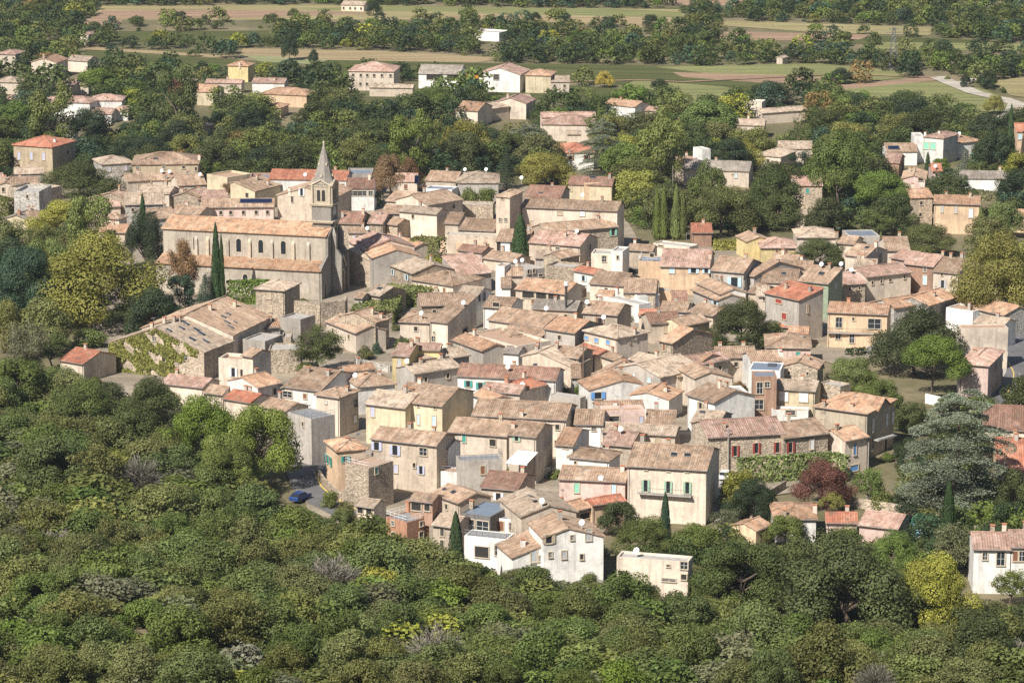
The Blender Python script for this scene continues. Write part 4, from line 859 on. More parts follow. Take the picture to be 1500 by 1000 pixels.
H('G',1425,804,1483,805,26,7,'white','pink','new white house with pale pink roof and dark windows at the lower right',d=9,xw=[(1443,814,7,11,'g'),(1466,818,12,19,'g')])
H('G',1480,801,1530,802,28,7.4,'white','pink','right wing of the new white house with brown panel and balcony',d=9,xw=[(1488,814,8,14,'c','brown'),(1497,814,10,14,'g')])
H('G',1483,972,1530,974,24,5,'cream','orange','little peach roofed house with green window frames in the bottom right corner',xw=[(1492,990,16,13,'g')])
H('F',901,819,1008,823,14,6.3,'cream','gravel','flat cream modern house with an eyebrow shaped window',c=(1028,816),par=.3,xw=[(979,828,5,3,'d'),(913,842,13,14,'d'),(930,855,8,6,'d'),(1020,829,10,11,'g'),(1020,846,8,8,'d'),(980,849,20,4,'g')],ds=[(932,812)])
# scattered farmhouses and villas on the plain
def far(items):
    for it in items: H(*it[:10],**(it[10] if len(it)>10 else {}))
far([
('X',-6,79,23,80,8,5,'cream','pink','pink roofed villa cut by the left margin high up'),
('E',44,91,84,92,0,5.5,'cream','orange','cream gabled villa with orange roof high on the left',dict(d=12,ch=[(64,80)])),
('G',96,88,128,90,7,4,'cream','pale','low pale house right of the cream gabled villa',dict(ch=[(107,80)])),
('X',-10,120,28,121,6,4,'cream','pale','pale roofs among trees at the left margin',dict(d=9)),
('X',332,96,364,97,7,5.5,'yellow','orange','bright yellow house with peach hipped roof far left of centre',dict(ch=[(351,91)])),
('X',4,147,25,147,7,4,'white','pink','white bungalow at the left margin under the pine',dict(d=9)),
('G',88,125,107,126,6,3.5,'cream','pink','tiny roofs peeking between the left trees',dict()),
('G',108,124,130,124,7,3.5,'cream','pink','small roof with dark solar panels in the left trees',dict(sol=[(119,119,14,4)])),
('G',58,151,84,151,9,4,'white','pink','small white bungalow left of the twin white villas',dict(ch=[(67,141)])),
('X',83,149,132,151,9,6,'white','pink','left one of the twin white villas with red pink roofs',dict()),
('X',130,147,180,147,9,6,'white','pink','right one of the twin white villas with red pink roofs',dict(ch=[(155,139)])),
('G',122,166,164,167,8,3,'white','pink','low garage wing in front of the twin white villas',dict()),
('G',168,163,188,163,7,3,'white','pink','little pink pool house right of the twin white villas',dict()),
('G',86,192,110,192,9,3.5,'white','grey','dark roofed white outbuilding above the round oak',dict()),
('X',251,120,278,121,7,4,'cream','pale','cream bungalow left of the big cypress group',dict(ch=[(265,112)])),
('G',267,133,312,135,10,4.5,'lemon','orange','lemon house with broad peach roof in the left plain',dict(ch=[(277,123)])),
('G',300,121,354,122,5,3.5,'cream','pink','long low pink roof behind the lemon house',dict(ch=1)),
('G',368,121,417,122,7,3.5,'white','pink','white bungalow with pink roof left of centre far back',dict(ch=[(402,113)])),
('X',380,137,450,140,9,4,'peach','orange','peach bungalow with two small cypresses beside it',dict(d=10)),
('X',387,157,412,158,6,3,'peach','orange','round looking peach roof in the left trees',dict(d=8)),
('X',283,184,304,185,4,3,'sand','pale','tiny roof deep in the left tree belt',dict(d=5)),
('X',509,104,578,105,8,6.5,'cream','pink','large white walled farmhouse with pink hipped roof',dict(d=14,win=(6,'grey','d'))),
('G',612,108,675,109,6,5,'white','grey','open fronted barn with dark bays',dict(d=14,xw=[(637,113,24,8,'d'),(664,113,18,8,'d')])),
('E',700,108,763,110,0,6,'white','pink','white farm shed with a blue black door',dict(d=14,xw=[(727,113,8,8,'c','dark')])),
('X',768,110,808,111,7,6,'lemon','orange','lemon farmhouse right of the white farm shed',dict(d=10)),
('G',806,120,835,120,9,4,'cream','pale','low wing with openings right of the lemon farmhouse',dict(win=(2,'tan','d'))),
('G',540,128,605,129,5,3,'sand','pale','long pale roof beneath the large white farmhouse',dict()),
('G',666,161,700,163,13,5,'cream','orange','peach roofed villa behind the bright stone pine',dict(ch=[(688,149)])),
('E',690,156,716,160,0,4,'sand','pale','sandy gable wing of the peach roofed villa',dict(d=9)),
('E',723,150,772,152,0,5,'cream','pink','cream villa with pink roof in the middle distance',dict(d=11,ch=[(744,139)])),
('G',762,147,782,146,8,4,'lemon','pale','small yellowish house right of the pink roofed villa',dict()),
('G',884,152,930,157,11,5,'white','orange','white villa with peach roof and white chimney centre right',dict(d=8,ch=[(910,142)])),
('G',944,162,962,163,6,3.5,'cream','pink','tiny pink roof right of the white chimney villa',dict()),
('G',984,180,996,180,8,3.5,'cream','orange','sliver of an orange roof beside the dark central trees',dict()),
('F',695,46,731,48,4,3.4,'white','gravel','ruined looking white house alone in the scrub far back',dict(xw=[(700,50,4,5,'d'),(706,44,3,4,'d')])),
('G',499,7,533,8,3,2.6,'cream','pale','long cream building at the very top of the view',dict(d=8,win=(4,'tan','d'))),
('E',1136,84,1147,85,0,2.4,'cream','pale','lone cream hut on the right plain',dict(d=4)),
('E',116,50,130,51,0,4,'cream','pink','lone small cream house on the left plain',dict(d=7)),
('G',1480,160,1499,161,3,3,'cream','pale','low building beside the pale track at right',dict()),
])

def pediment():
    kids=[c for c in villa_.children if c.name.startswith('wall')][0]; xs=[v.co.x for v in kids.data.vertices]; X=max(xs); zt=max(v.co.z for v in kids.data.vertices); m=MB(); w_=2.3; z=zt-.05; o=.55
    m.face([(X+o,-w_,z),(X+o,w_,z),(X+o,0,z+1.7)]); m.build('pediment',wallmat('belfry'),villa_)
    M=MB()
    for s in(-1,1):
        p=[(X+o+.25,s*(w_+.35),z+.0),(X-3.2,s*(w_+.35),z+.0),(X-3.2,0,z+1.85),(X+o+.25,0,z+1.85)]; slope(M,*(p if s>0 else [p[1],p[0],p[3],p[2]]),.14,1.0)
    M.build('pediment_roof',roofmat('orange'),villa_)
pediment()
# ---------------- church ----------------
def church():
    a=R(-15); B=at(469,397,6.6); u=np.array((math.cos(a),math.sin(a))); n=np.array((-math.sin(a),math.cos(a)))
    # local frame: x along the nave (0 = facade line), y into depth (0 = aisle wall), z up
    root=empty('church',(B[0],B[1],0),a); tag(root,'long stone church with buttressed nave, red tiled aisle and a pointed bell tower','church')
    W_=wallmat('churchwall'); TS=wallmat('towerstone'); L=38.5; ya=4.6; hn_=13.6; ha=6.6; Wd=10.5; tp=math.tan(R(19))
    m=MB(); m.box(-L,0,0,ya,-1,ha-.25); m.build('aisle_wall',W_,root)
    M=MB(); slope(M,(-L-.2,-.45,ha),(.25,-.45,ha),(.25,ya-.02,ha+(ya+.4)*math.tan(R(15))),(-L-.2,ya-.02,ha+(ya+.4)*math.tan(R(15))),.16,1.0); M.build('aisle_roof',roofmat('nave'),root)
    m=MB(); zt=hn_; zr=hn_+tp*(Wd/2+.4)
    m.box(-L,-.3,ya,ya+Wd,-1,zt-.1)
    m.face([(-.3,ya,zt-.1),(-.3,ya+Wd,zt-.1),(-.3,ya+Wd/2,zr-.25)]); m.face([(-L,ya+Wd,zt-.1),(-L,ya,zt-.1),(-L,ya+Wd/2,zr-.25)])
    nw=m.build('nave_wall',W_,root)
    m=MB(); m.box(-L-.05,-.25,ya-.16,ya-.003,zt-.45,zt-.05); m.build('cornice',TRIM,nw)
    M=MB(); slope(M,(-L-.3,ya-.45,zt),(.1,ya-.45,zt),(.1,ya+Wd/2,zr),(-L-.3,ya+Wd/2,zr),.18,2.0); slope(M,(.1,ya+Wd+.45,zt),(-L-.3,ya+Wd+.45,zt),(-L-.3,ya+Wd/2,zr),(.1,ya+Wd/2,zr),.18,3.0,False); ridge(M,(-L-.3,ya+Wd/2,zr),(.1,ya+Wd/2,zr),2.0)
    M.build('nave_roof',roofmat('nave'),root)
    # buttresses and arched windows of the clerestory
    for i,px in enumerate((291,307,335,366,397,427,448)):
        x=-(473-px)*.168
        m=MB(); m.box(x-.35,x+.35,ya-.45,ya-.004,ha+.9,zt-2.2); m.face([(x-.35,ya-.45,zt-2.2),(x+.35,ya-.45,zt-2.2),(x+.35,ya-.004,zt-1.5),(x-.35,ya-.004,zt-1.5)]); m.face([(x+.35,ya-.45,zt-2.2),(x+.35,ya-.004,zt-2.2),(x+.35,ya-.004,zt-1.5)]); m.face([(x-.35,ya-.004,zt-2.2),(x-.35,ya-.45,zt-2.2),(x-.35,ya-.004,zt-1.5)])
        m.build('buttress',TRIM if i%2 else W_,root)
    def arch(parent,c,ax,w_,h_,sur=.16,name='arched_window',mat=DARK,pointed=.0,prd=.05):
        """c = centre bottom on the wall; ax = (ux,uy) wall direction, outward normal is ax rotated -90"""
        nx,ny=ax[1],-ax[0]; N_=8
        def prof(wd,hh): 
            pts=[(-wd/2,0),(wd/2,0)]
            for k in range(N_+1):
                q=math.pi*k/N_; pts.append((wd/2*math.cos(q),hh-wd/2+wd/2*math.sin(q)*(1+pointed)))
            return pts
        def P(p,o): return (c[0]+ax[0]*p[0]+nx*o,c[1]+ax[1]*p[0]+ny*o,c[2]+p[1])
        o_,i_=prof(w_+2*sur,h_+sur),prof(w_,h_); m=MB(); k=len(o_)
        for j in range(k):
            a_,b_=j,(j+1)%k; m.face([P(o_[a_],prd),P(o_[b_],prd),P(i_[b_],prd),P(i_[a_],prd)]); m.face([P(o_[a_],0),P(o_[b_],0),P(o_[b_],prd),P(o_[a_],prd)]); m.face([P(i_[a_],prd),P(i_[b_],prd),P(i_[b_],.01),P(i_[a_],.01)])
        f=m.build(name,TRIM,parent); q=MB(); q.face([P(p,.012) for p in i_]); q.build('pane' if 'window' in name else 'opening',mat,f); return f
    for px in (290,350.5,381.5,413):
        arch(root,(-(473-px)*.168,ya,ha+2.5),(1,0),1.15,2.9,mat=GLASS)
    arch(root,(-17.5,0,2.0),(1,0),1.1,3.0,mat=GLASS,name='arched_window'); 
    # facade end walls: half gables of the aisles with raking copings
    m=MB()
    for s in (1,-1):
        y0=0 if s==1 else 2*ya+Wd; yi=ya if s==1 else ya+Wd
        for (x0,x1) in ((-.28,.35),):
            for X in (x0,x1): 
                pts=[(X,y0,-1),(X,yi,-1),(X,yi,ha+2.6),(X,y0,ha+.5)]; m.face(pts if (X==x1)==(s==1) else pts[::-1])
            m.face([(x0,y0,ha+.5),(x1,y0,ha+.5),(x1,yi,ha+2.6),(x0,yi,ha+2.6)]); m.face([(x0,y0,-1),(x1,y0,-1),(x1,y0,ha+.5),(x0,y0,ha+.5)])
    m.box(-.28,.35,ya,ya+Wd,-1,zt-.4)
    m.face([(.35,ya,zt-.4),(.35,ya+Wd,zt-.4),(.35,ya+Wd/2,zr+.5)]); m.face([(-.28,ya,zt-.4),(.35,ya,zt-.4),(.35,ya+Wd/2,zr+.5),(-.28,ya+Wd/2,zr+.5)]); m.face([(.35,ya+Wd,zt-.4),(-.28,ya+Wd,zt-.4),(-.28,ya+Wd/2,zr+.5),(.35,ya+Wd/2,zr+.5)])
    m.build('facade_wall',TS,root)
    # far aisle
    m=MB(); m.box(-L,-.3,ya+Wd+.003,2*ya+Wd,-1,ha-.25); m.build('aisle_wall',W_,root)
    # tower
    cx,cy=-2.1,ya+Wd/2; hw=2.4; tw=empty('bell_tower',(0,0,0)); tw.parent=root
    z1,z2,z3,z4=16.4,20.2,24.2,33.9
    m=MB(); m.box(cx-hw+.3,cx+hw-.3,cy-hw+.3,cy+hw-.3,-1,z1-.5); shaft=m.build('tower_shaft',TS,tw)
    for sx in(-1,1):
        for sy in(-1,1):
            m=MB(); X=cx+sx*(hw-.1) if sx<0 else .95;Y=cy+sy*(hw-.1); m.box(X-.5,X+.5,Y-.5,Y+.5,-1,z1-3.2)
            top=z1-1.2; q=[(X-.5,Y-.5),(X+.5,Y-.5),(X+.5,Y+.5),(X-.5,Y+.5)]; c_=(X-sx*.35,Y-sy*.35,top)
            for k in range(4): a1,b1=q[k],q[(k+1)%4]; m.face([(*a1,z1-3.2),(*b1,z1-3.2),c_])
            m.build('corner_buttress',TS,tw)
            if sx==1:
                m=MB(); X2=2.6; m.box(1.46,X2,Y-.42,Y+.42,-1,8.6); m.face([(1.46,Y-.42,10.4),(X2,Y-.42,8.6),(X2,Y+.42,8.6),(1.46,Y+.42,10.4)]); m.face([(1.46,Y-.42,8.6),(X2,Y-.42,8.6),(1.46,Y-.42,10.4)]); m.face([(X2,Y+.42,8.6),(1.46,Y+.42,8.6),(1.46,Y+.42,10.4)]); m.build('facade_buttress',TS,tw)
    for (z,e) in ((z1,.28),(z2,.22)):
        m=MB(); m.box(cx-hw-e,cx+hw+e,cy-hw-e,cy+hw+e,z-.5,z-.22); m.box(cx-hw-e-.15,cx+hw+e+.15,cy-hw-e-.15,cy+hw+e+.15,z-.22,z); m.build('string_course',TRIM,tw)
    m=MB(); hb=hw-.12; m.box(cx-hb,cx+hb,cy-hb,cy+hb,z1,z2-.5); m.build('clock_stage',TS,tw)
    m=MB(); m.box(cx-hb,cx+hb,cy-hb,cy+hb,z2,z3); 
    # four gablets over the belfry
    g=1.15
    for s,(dx,dy) in enumerate(((0,-1),(1,0),(0,1),(-1,0))):
        tx,ty=-dy,dx; e=hb+.12; P=lambda t,o,z:(cx+dx*o+tx*t,cy+dy*o+ty*t,z)
        m.face([P(-hb,e,z3-.2),P(hb,e,z3-.2),P(hb,e,z3+.1),P(0,e,z3+g),P(-hb,e,z3+.1)]); m.face([P(-hb,e,z3+.1),P(0,e,z3+g),P(0,0,z3+g+.4),P(-hb,hb*.2,z3+.6)]); m.face([P(0,e,z3+g),P(hb,e,z3+.1),P(hb,hb*.2,z3+.6),P(0,0,z3+g+.4)])
    bel=m.build('belfry',wallmat('belfry'),tw)
    for s,(dx,dy) in enumerate(((0,-1),(1,0))):
        tx,ty=-dy,dx
        for o in (-.56,.56): arch(bel,(cx+dx*hb+tx*o,cy+dy*hb+ty*o,z2+.6),(tx,ty),.8,2.5,.13,'belfry_window',DARK)
        for t in(-hb+.25,hb-.25): 
            m=MB(); p=np.array((cx+dx*(hb+.12)+tx*t,cy+dy*(hb+.12)+ty*t)); m.tube((*p,z2),(*p,z3+.3),.3,.26,8)
            m.build('pilaster',TRIM,bel)
    # moulding along the gablets
    m=MB()
    for s,(dx,dy) in enumerate(((0,-1),(1,0),(0,1),(-1,0))):
        tx,ty=-dy,dx; e=hb+.25; P=lambda t,o,z:(cx+dx*o+tx*t,cy+dy*o+ty*t,z)
        m.tube(P(-hb-.2,e,z3),P(0,e,z3+g+.15),.17,n=4); m.tube(P(hb+.2,e,z3),P(0,e,z3+g+.15),.17,n=4)
    m.build('gable_moulding',TRIM,tw)
    m=MB(); nS=8; rb=2.65; zb=z3+.3
    prof=[(rb*1.02,zb),(rb*.80,zb+1.3),(rb*.62,zb+3.1),(rb*.34,zb+6.0),(rb*.07,z4-.9)]
    for (ra,za),(rc,zc) in zip(prof,prof[1:]):
        for k in range(nS):
            q0,q1=2*math.pi*(k+.5)/nS,2*math.pi*(k+1.5)/nS; m.face([(cx+ra*math.cos(q0),cy+ra*math.sin(q0),za),(cx+ra*math.cos(q1),cy+ra*math.sin(q1),za),(cx+rc*math.cos(q1),cy+rc*math.sin(q1),zc),(cx+rc*math.cos(q0),cy+rc*math.sin(q0),zc)])
    sp=m.build('spire',TS,tw)
    for k in range(8):
        q=2*math.pi*(k+.0)/8
        for zz,rr in ((zb+1.9,rb*.72),(zb+4.4,rb*.45)):
            if (k%2)==(zz>zb+3): m=MB(); x,y=cx+rr*math.cos(q),cy+rr*math.sin(q); m.box(x-.2,x+.2,y-.2,y+.2,zz-.3,zz+.25); m.build('spire_vent',TRIM,sp)
    m=MB(); m.tube((cx,cy,z4-1.0),(cx,cy,z4-.35),.16,.24,8); m.tube((cx,cy,z4-.35),(cx,cy,z4),.26,.1,8); m.build('finial',TRIM,sp)
    # clock on the right hand face
    m=MB(); X=cx+hb+.05; C_=(X,cy,z1+1.9); m.tube((cx+hb-.02,cy,z1+1.9),(X,cy,z1+1.9),1.0,1.0,20); ck=m.build('clock_face',plain('clock_white',(.55,.57,.6),.5),tw)
    m=MB(); m.tube((X+.03,cy,z1+1.9),(X+.03,cy+.1,z1+2.6),.045,n=4); m.tube((X+.03,cy,z1+1.9),(X+.03,cy-.42,z1+2.1),.05,n=4)
    for k in range(12): q=k*math.pi/6; m.tube((X+.02,cy+.78*math.cos(q),z1+1.9+.78*math.sin(q)),(X+.02,cy+.92*math.cos(q),z1+1.9+.92*math.sin(q)),.035,n=4)
    m.build('clock_hands',IRON,ck)
    # blind arcade under the clock stage, tall window, porch
    f=.36
    arch(tw,(f,cy,10.2),(0,1),1.5,5.6,.28,'tall_window',GLASS,prd=.15)
    m=MB(); m.box(f,f+1.5,cy-1.75,cy+1.75,-1,5.6)
    m.face([(f+1.5,cy-1.75,5.6),(f+1.5,cy+1.75,5.6),(f+1.5,cy,8.3)]); m.face([(f,cy-2,5.6),(f+1.75,cy-2,5.6),(f+1.75,cy,8.5),(f,cy,8.5)]); m.face([(f+1.75,cy+2,5.6),(f,cy+2,5.6),(f,cy,8.5),(f+1.75,cy,8.5)])
    po=m.build('porch',TS,tw); m=MB(); m.tube((f+1.75,cy-2.1,5.5),(f+1.75,cy,8.5),.2,n=4); m.tube((f+1.75,cy+2.1,5.5),(f+1.75,cy,8.5),.2,n=4); m.build('porch_coping',TRIM,po)
    arch(po,(f+1.5,cy,0),(0,1),1.9,5.0,.35,'doorway',WOOD,prd=.2)
    arch(root,(.35,ya/2,.2),(0,1),1.1,3.2,.2,'side_doorway',DARK,prd=.1)
    arch(root,(.35,2*ya+Wd-ya/2,.2),(0,1),1.1,3.2,.2,'side_doorway',DARK,prd=.1)
    c=B[:2]+u*(-L/2)+n*(ya+Wd/2); HOUSES.append((c[0],c[1],L+6,2*ya+Wd,a,14,'church',360,380))
church()
# ---------------- ground, fields, roads ----------------
def groundmat():
    m,n,b=newmat('dry_ground'); tc=N(n,'TexCoord'); V=tc.outputs['Object']; a=noise(n,V,.02,6,.65); c=noise(n,V,.35,5,.7)
    col=ramp(n,a,[(.35,(.10,.105,.045)),(.5,(.17,.15,.085)),(.68,(.27,.215,.14))]); col=mix(n,.6,col,g1(n,c,.3,.55,.7,1.3),'MULTIPLY')
    n.links.new(col,b.inputs['Base Color']); b.inputs['Roughness'].default_value=1; b.inputs['Specular IOR Level'].default_value=.05; return m
def fieldmat(name,c1,c2,rows=0,ang=0,dark=.6):
    m,n,b=newmat(name); tc=N(n,'TexCoord'); mp=N(n,'Mapping'); n.links.new(tc.outputs['Object'],mp.inputs[0]); mp.inputs['Rotation'].default_value=(0,0,R(ang)); V=mp.outputs[0]
    f=noise(n,V,.03,5,.6); st=N(n,'Mapping'); st.inputs['Scale'].default_value=(.02,.25,1); n.links.new(V,st.inputs[0]); g=noise(n,st.outputs[0],1,4); col=mix(n,f,c1,c2); col=mix(n,.8,col,g1(n,g,.35,.72,.65,1.25),'MULTIPLY')
    fi=noise(n,V,.8,3); col=mix(n,.6,col,g1(n,fi,.3,.7,.7,1.25),'MULTIPLY')
    n.links.new(col,b.inputs['Base Color']); b.inputs['Roughness'].default_value=1; b.inputs['Specular IOR Level'].default_value=.05; return m
GM=groundmat()
def terrain():
    xs=[-6000,-2500,-1200,-600,-350]+list(range(-230,231,5))+[350,600,1200,2500,6000]; ys=[-80,-40]+list(range(0,640,5))+[660,700,800,1000,1300,1800,2600,4000,9000]
    V=[(x,y,ter(x,y)) for y in ys for x in xs]; nx=len(xs); F=[(j*nx+i,j*nx+i+1,(j+1)*nx+i+1,(j+1)*nx+i) for j in range(len(ys)-1) for i in range(nx-1)]
    me=bpy.data.meshes.new('ground'); me.from_pydata(V,[],F); me.materials.append(GM)
    for p in me.polygons: p.use_smooth=True
    tag(link(bpy.data.objects.new('ground',me)),kind='structure')
terrain()
_lay=[0]
def sheet(name,pts,mat,z=None,kind='structure',label=None,cat=None):
    _lay[0]+=1; z=.02+.006*_lay[0] if z is None else z; P=[at(a,b,z) for a,b in pts]
    if len(pts)>4 and name=='field' or name!='field': pass
    me=bpy.data.meshes.new(name); me.from_pydata([tuple(p) for p in P],[],[tuple(range(len(P)))[::-1]]); me.materials.append(mat); me.validate()
    o=link(bpy.data.objects.new(name,me)); tag(o,label,cat,None,kind); return o
FIELDPX=[]
STUB=fieldmat('stubble',(.33,.26,.14),(.26,.24,.11)); SOIL=fieldmat('ploughed_soil',(.34,.22,.15),(.28,.20,.13)); VINE=fieldmat('vine_rows',(.075,.085,.032),(.11,.115,.045),ang=8); GRASS=fieldmat('meadow_grass',(.17,.19,.075),(.24,.225,.10)); ORANGE=fieldmat('golden_stubble',(.35,.26,.15),(.29,.23,.13)); REED=fieldmat('reed_strip',(.22,.24,.12),(.27,.26,.14))
STREET=fieldmat('village_earth',(.33,.275,.21),(.24,.205,.15))
for pts,mt in [
 ([(130,29),(150,9),(430,7),(1000,14),(1010,44),(770,31),(560,29)],STUB),
 ([(135,27),(150,15),(420,15),(560,20),(420,25),(250,28)],SOIL),
 ([(430,14),(560,8),(900,13),(1000,18),(1000,27),(700,19)],GRASS),
 ([(560,29),(700,21),(1000,26),(1010,41),(770,31)],ORANGE),
 ([(160,61),(165,46),(405,45),(412,64)],VINE),([(96,37),(130,26),(180,30),(176,36)],SOIL),
 ([(120,72),(125,68),(250,76),(350,83),(340,86)],ORANGE),([(120,88),(125,73),(340,87),(420,92),(410,110),(200,95)],VINE),
 ([(352,80),(356,71),(540,74),(740,85),(690,93),(480,88)],ORANGE),([(352,80),(480,88),(500,97),(380,90)],REED),
 ([(450,100),(480,88),(700,92),(1000,97),(1230,109),(1250,120),(1100,134),(860,122),(560,112)],VINE),
 ([(960,98),(1200,93),(1320,105),(1330,113),(1230,124),(1110,117)],GRASS),([(985,106),(1110,109),(1240,115),(1235,124),(1110,121),(1000,113)],SOIL),
 ([(900,136),(930,117),(1060,127),(1130,140),(1060,152),(950,150)],GRASS),([(700,133),(800,124),(900,128),(960,150),(880,160)],VINE),
 ([(1210,145),(1230,130),(1370,119),(1440,130),(1485,150),(1450,172),(1330,160)],GRASS),([(1110,128),(1240,124),(1370,112),(1375,118),(1235,131),(1130,138)],SOIL),
 ([(1050,37),(1060,30),(1380,41),(1360,52),(1200,48)],STUB),([(1030,56),(1070,46),(1280,51),(1270,58),(1130,60)],SOIL),
 ([(1240,63),(1280,52),(1460,60),(1400,68)],VINE),([(1270,73),(1290,62),(1520,64),(1520,74)],GRASS),([(955,-3),(1000,-6),(1110,-4),(1080,9),(990,8)],SOIL),
 ([(1380,6),(1400,2),(1520,2),(1520,9)],STUB),([(1450,118),(1520,112),(1520,145),(1480,140)],STUB),
 ([(1395,190),(1440,168),(1520,175),(1520,200),(1430,200)],GRASS)]:
    sheet('field',pts,mt); FIELDPX.append(pts)
sheet('village_square_ground',[(-40,275),(130,265),(330,265),(500,272),(740,268),(900,290),(940,360),(1180,365),(1340,375),(1560,410),(1560,520),(1490,640),(1460,600),(1400,500),(1330,500),(1240,540),(1130,500),(1040,500),(1040,620),(1240,680),(1200,715),(1100,730),(1070,785),(1000,700),(900,740),(860,850),(640,830),(545,790),(450,745),(435,680),(400,650),(240,612),(150,560),(110,500),(150,470),(150,400),(60,360),(-40,340)],STREET)
def ribbon(name,px,width,mat,z,kind='structure',w2=None):
    P=[at(a,b,z)[:2] for a,b in px]; L=[];Rr=[]
    for i,p in enumerate(P):
        d=P[min(i+1,len(P)-1)]-P[max(i-1,0)]; d/=np.linalg.norm(d); nn=np.array((-d[1],d[0])); wd=width if w2 is None else width+(w2-width)*i/(len(P)-1); L.append(p+nn*wd/2);Rr.append(p-nn*wd/2)
    m=MB()
    for i in range(len(P)-1): m.face([(*Rr[i],z),(*Rr[i+1],z),(*L[i+1],z),(*L[i],z)])
    return tag(m.build(name,mat),kind=kind)
PALE=fieldmat('pale_track',(.50,.45,.37),(.42,.38,.31))
ribbon('track',[(1372,112),(1395,122),(1430,136),(1470,145),(1490,152),(1485,165),(1460,178),(1400,186)],6,PALE,.30)
ribbon('track',[(1405,122),(1425,118),(1432,108)],5,PALE,.31)
ribbon('track',[(740,127),(800,120),(940,117),(1000,120),(1230,108),(1330,112),(1372,113)],2.0,SOIL,.32)
ribbon('road',[(1440,600),(1462,580),(1480,552),(1483,520),(1480,495),(1478,480),(1462,458)],9,ASPH,.25)
ribbon('road',[(1380,462),(1430,462),(1480,477),(1560,500)],9,ASPH,.256)
ribbon('road',[(446,662),(449,690),(458,712),(480,732),(520,752)],7,ASPH,.25)
ribbon('road',[(1052,640),(1054,690),(1062,730),(1066,780)],4,CONC,.25)
ribbon('pavement',[(1420,608),(1450,575),(1468,545),(1471,515)],1.6,CONC,.37)
PAINT=plain('road_paint',(.7,.7,.68),.6,.1); YEL=plain('yellow_paint',(.62,.45,.12),.6,.15)
for i in range(5): ribbon('crossing_stripe',[(1478+i*6,492+i*1.2),(1484+i*6,495+i*1.2)][::1],.5,PAINT,.265)
ribbon('kerb_line',[(461,690),(470,711),(490,729),(525,747)],.35,YEL,.265)
ribbon('kerb_line',[(1477,530),(1485,545),(1484,560),(1474,578)],.25,YEL,.265)
# free-standing walls
def wall(px,h,th,mat,label,z0=0):
    P=[at(a,b,z0)[:2] for a,b in px]; m=MB()
    for p,q in zip(P,P[1:]):
        d=q-p; L=np.linalg.norm(d); d/=L; nn=np.array((-d[1],d[0]))*th/2; c=[p+nn,p-nn,q-nn,q+nn]; m.prism([tuple(x) for x in c],z0-.5,z0+h)
    o=m.build('garden_wall',mat); tag(o,label,'wall'); return o
wall([(432,478),(470,481),(505,477),(507,470)],5.6,.7,wallmat('stone'),'tall rubble retaining wall in front of the church porch')
w_=MB(); p_=at(487,479.6); 
wall([(1236,740),(1290,748),(1340,757),(1400,770)],1.6,.5,wallmat('stone'),'long rubble garden wall behind the pink tiled shed')
wall([(1400,776),(1440,784),(1500,792)],1.4,.4,wallmat('cream'),'pale rendered garden wall left of the new white house')
wall([(1356,590),(1400,600)],1.8,.4,wallmat('white'),'low white wall in the shade under the stone pine')
wall([(1100,768),(1110,740),(1150,716)],1.5,.4,wallmat('stone'),'rubble wall climbing beside the big cream town house')
wall([(463,694),(474,712),(496,732),(525,748)],1.6,.4,wallmat('stone'),'low curved retaining wall along the road bend at the left')
wall([(672,712),(735,690)],2.5,.4,wallmat('stone'),'sloping rubble wall below the grey terrace block')
wall([(520,535),(570,547),(600,540)],1.6,.4,wallmat('ruin'),'broken pale garden wall left of the mustard house')
wall([(1270,520),(1300,514)],1.8,.25,wallmat('white'),'bright white panel fence by the modern peach house')
wall([(738,694),(790,702),(816,697)],2.0,.4,wallmat('ruin'),'pale stone wall under the white awning')
wall([(380,450),(400,470)],2.0,.4,wallmat('stone'),'short rubble wall left of the grey block under the church')
# ---------------- trees one can point to ----------------
T('oak',153,335,480,172,'yellow','huge yellow green plane tree left of the church nave',True,cat='tree',name='plane_tree',var=3)
T('oak',98,288,352,98,'yellow','yellow green tree below the pale ruin at the left',True,name='plane_tree',var=1)
T('oak',118,234,294,122,'oak','round dark holm oak between the ochre villa and the rubble gable',True,var=2)
T('oak',42,345,480,110,'bluegreen','dark blue green oak left of the huge plane tree',True,var=0)
T('oak',18,318,400,70,'olive','olive green tree at the left margin under the yellow gable')
T('airy',60,322,380,60,'olive','thin olive tree left of the huge plane tree')
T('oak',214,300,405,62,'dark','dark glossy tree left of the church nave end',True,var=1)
T('cypress',210,286,345,13,'cypress','cypress spire poking above the dark glossy tree')
T('airy',271,346,445,62,'autumn','thinning brown autumn tree against the church wall',True,var=1)
T('cypress',318,329,449,19,'cypress','tall slim cypress standing before the church nave',True)
T('cypress',326,345,449,11,'cypress','shorter cypress stem leaning on the tall slim one')
T('fir',301,400,452,34,'bluegreen','small blue green conifer left of the tall slim cypress')
T('tall',264,402,468,48,'bluegreen','bushy blue green tree above the ivy barn')
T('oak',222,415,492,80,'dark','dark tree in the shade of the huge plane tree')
T('bush',203,452,492,42,'sage','grey green bush beside the ivy barn gable')
T('bush',131,468,512,56,'mid','clipped green mound left of the ivy barn')
T('oak',60,430,520,90,'olive','olive tinted tree above the red lean-to roof at the left')
T('airy',38,465,560,90,'sage','half bare grey tree at the left margin',True)
H('G',85,527,122,533,20,4,'cream','red','small house with plain red roof among the trees at the left')
T('airy',465,470,548,84,'oak','dense dark tree with bluish leaves in the heart of the village',True,var=0,name='holm_oak')
T('bush',447,520,550,34,'mid','lighter green shrub at the foot of the dense dark tree')
T('bush',590,483,518,42,'mid','leafy shrub right of the rubble stone house')
T('bush',537,493,528,34,'olive','low olive shrub in the courtyard of the rubble stone house')
T('bush',553,492,520,18,'bluegreen','small blue green shrub by the courtyard wall')
T('cypress',544,373,418,16,'olive','plump yellowish cypress of the pair beside the street')
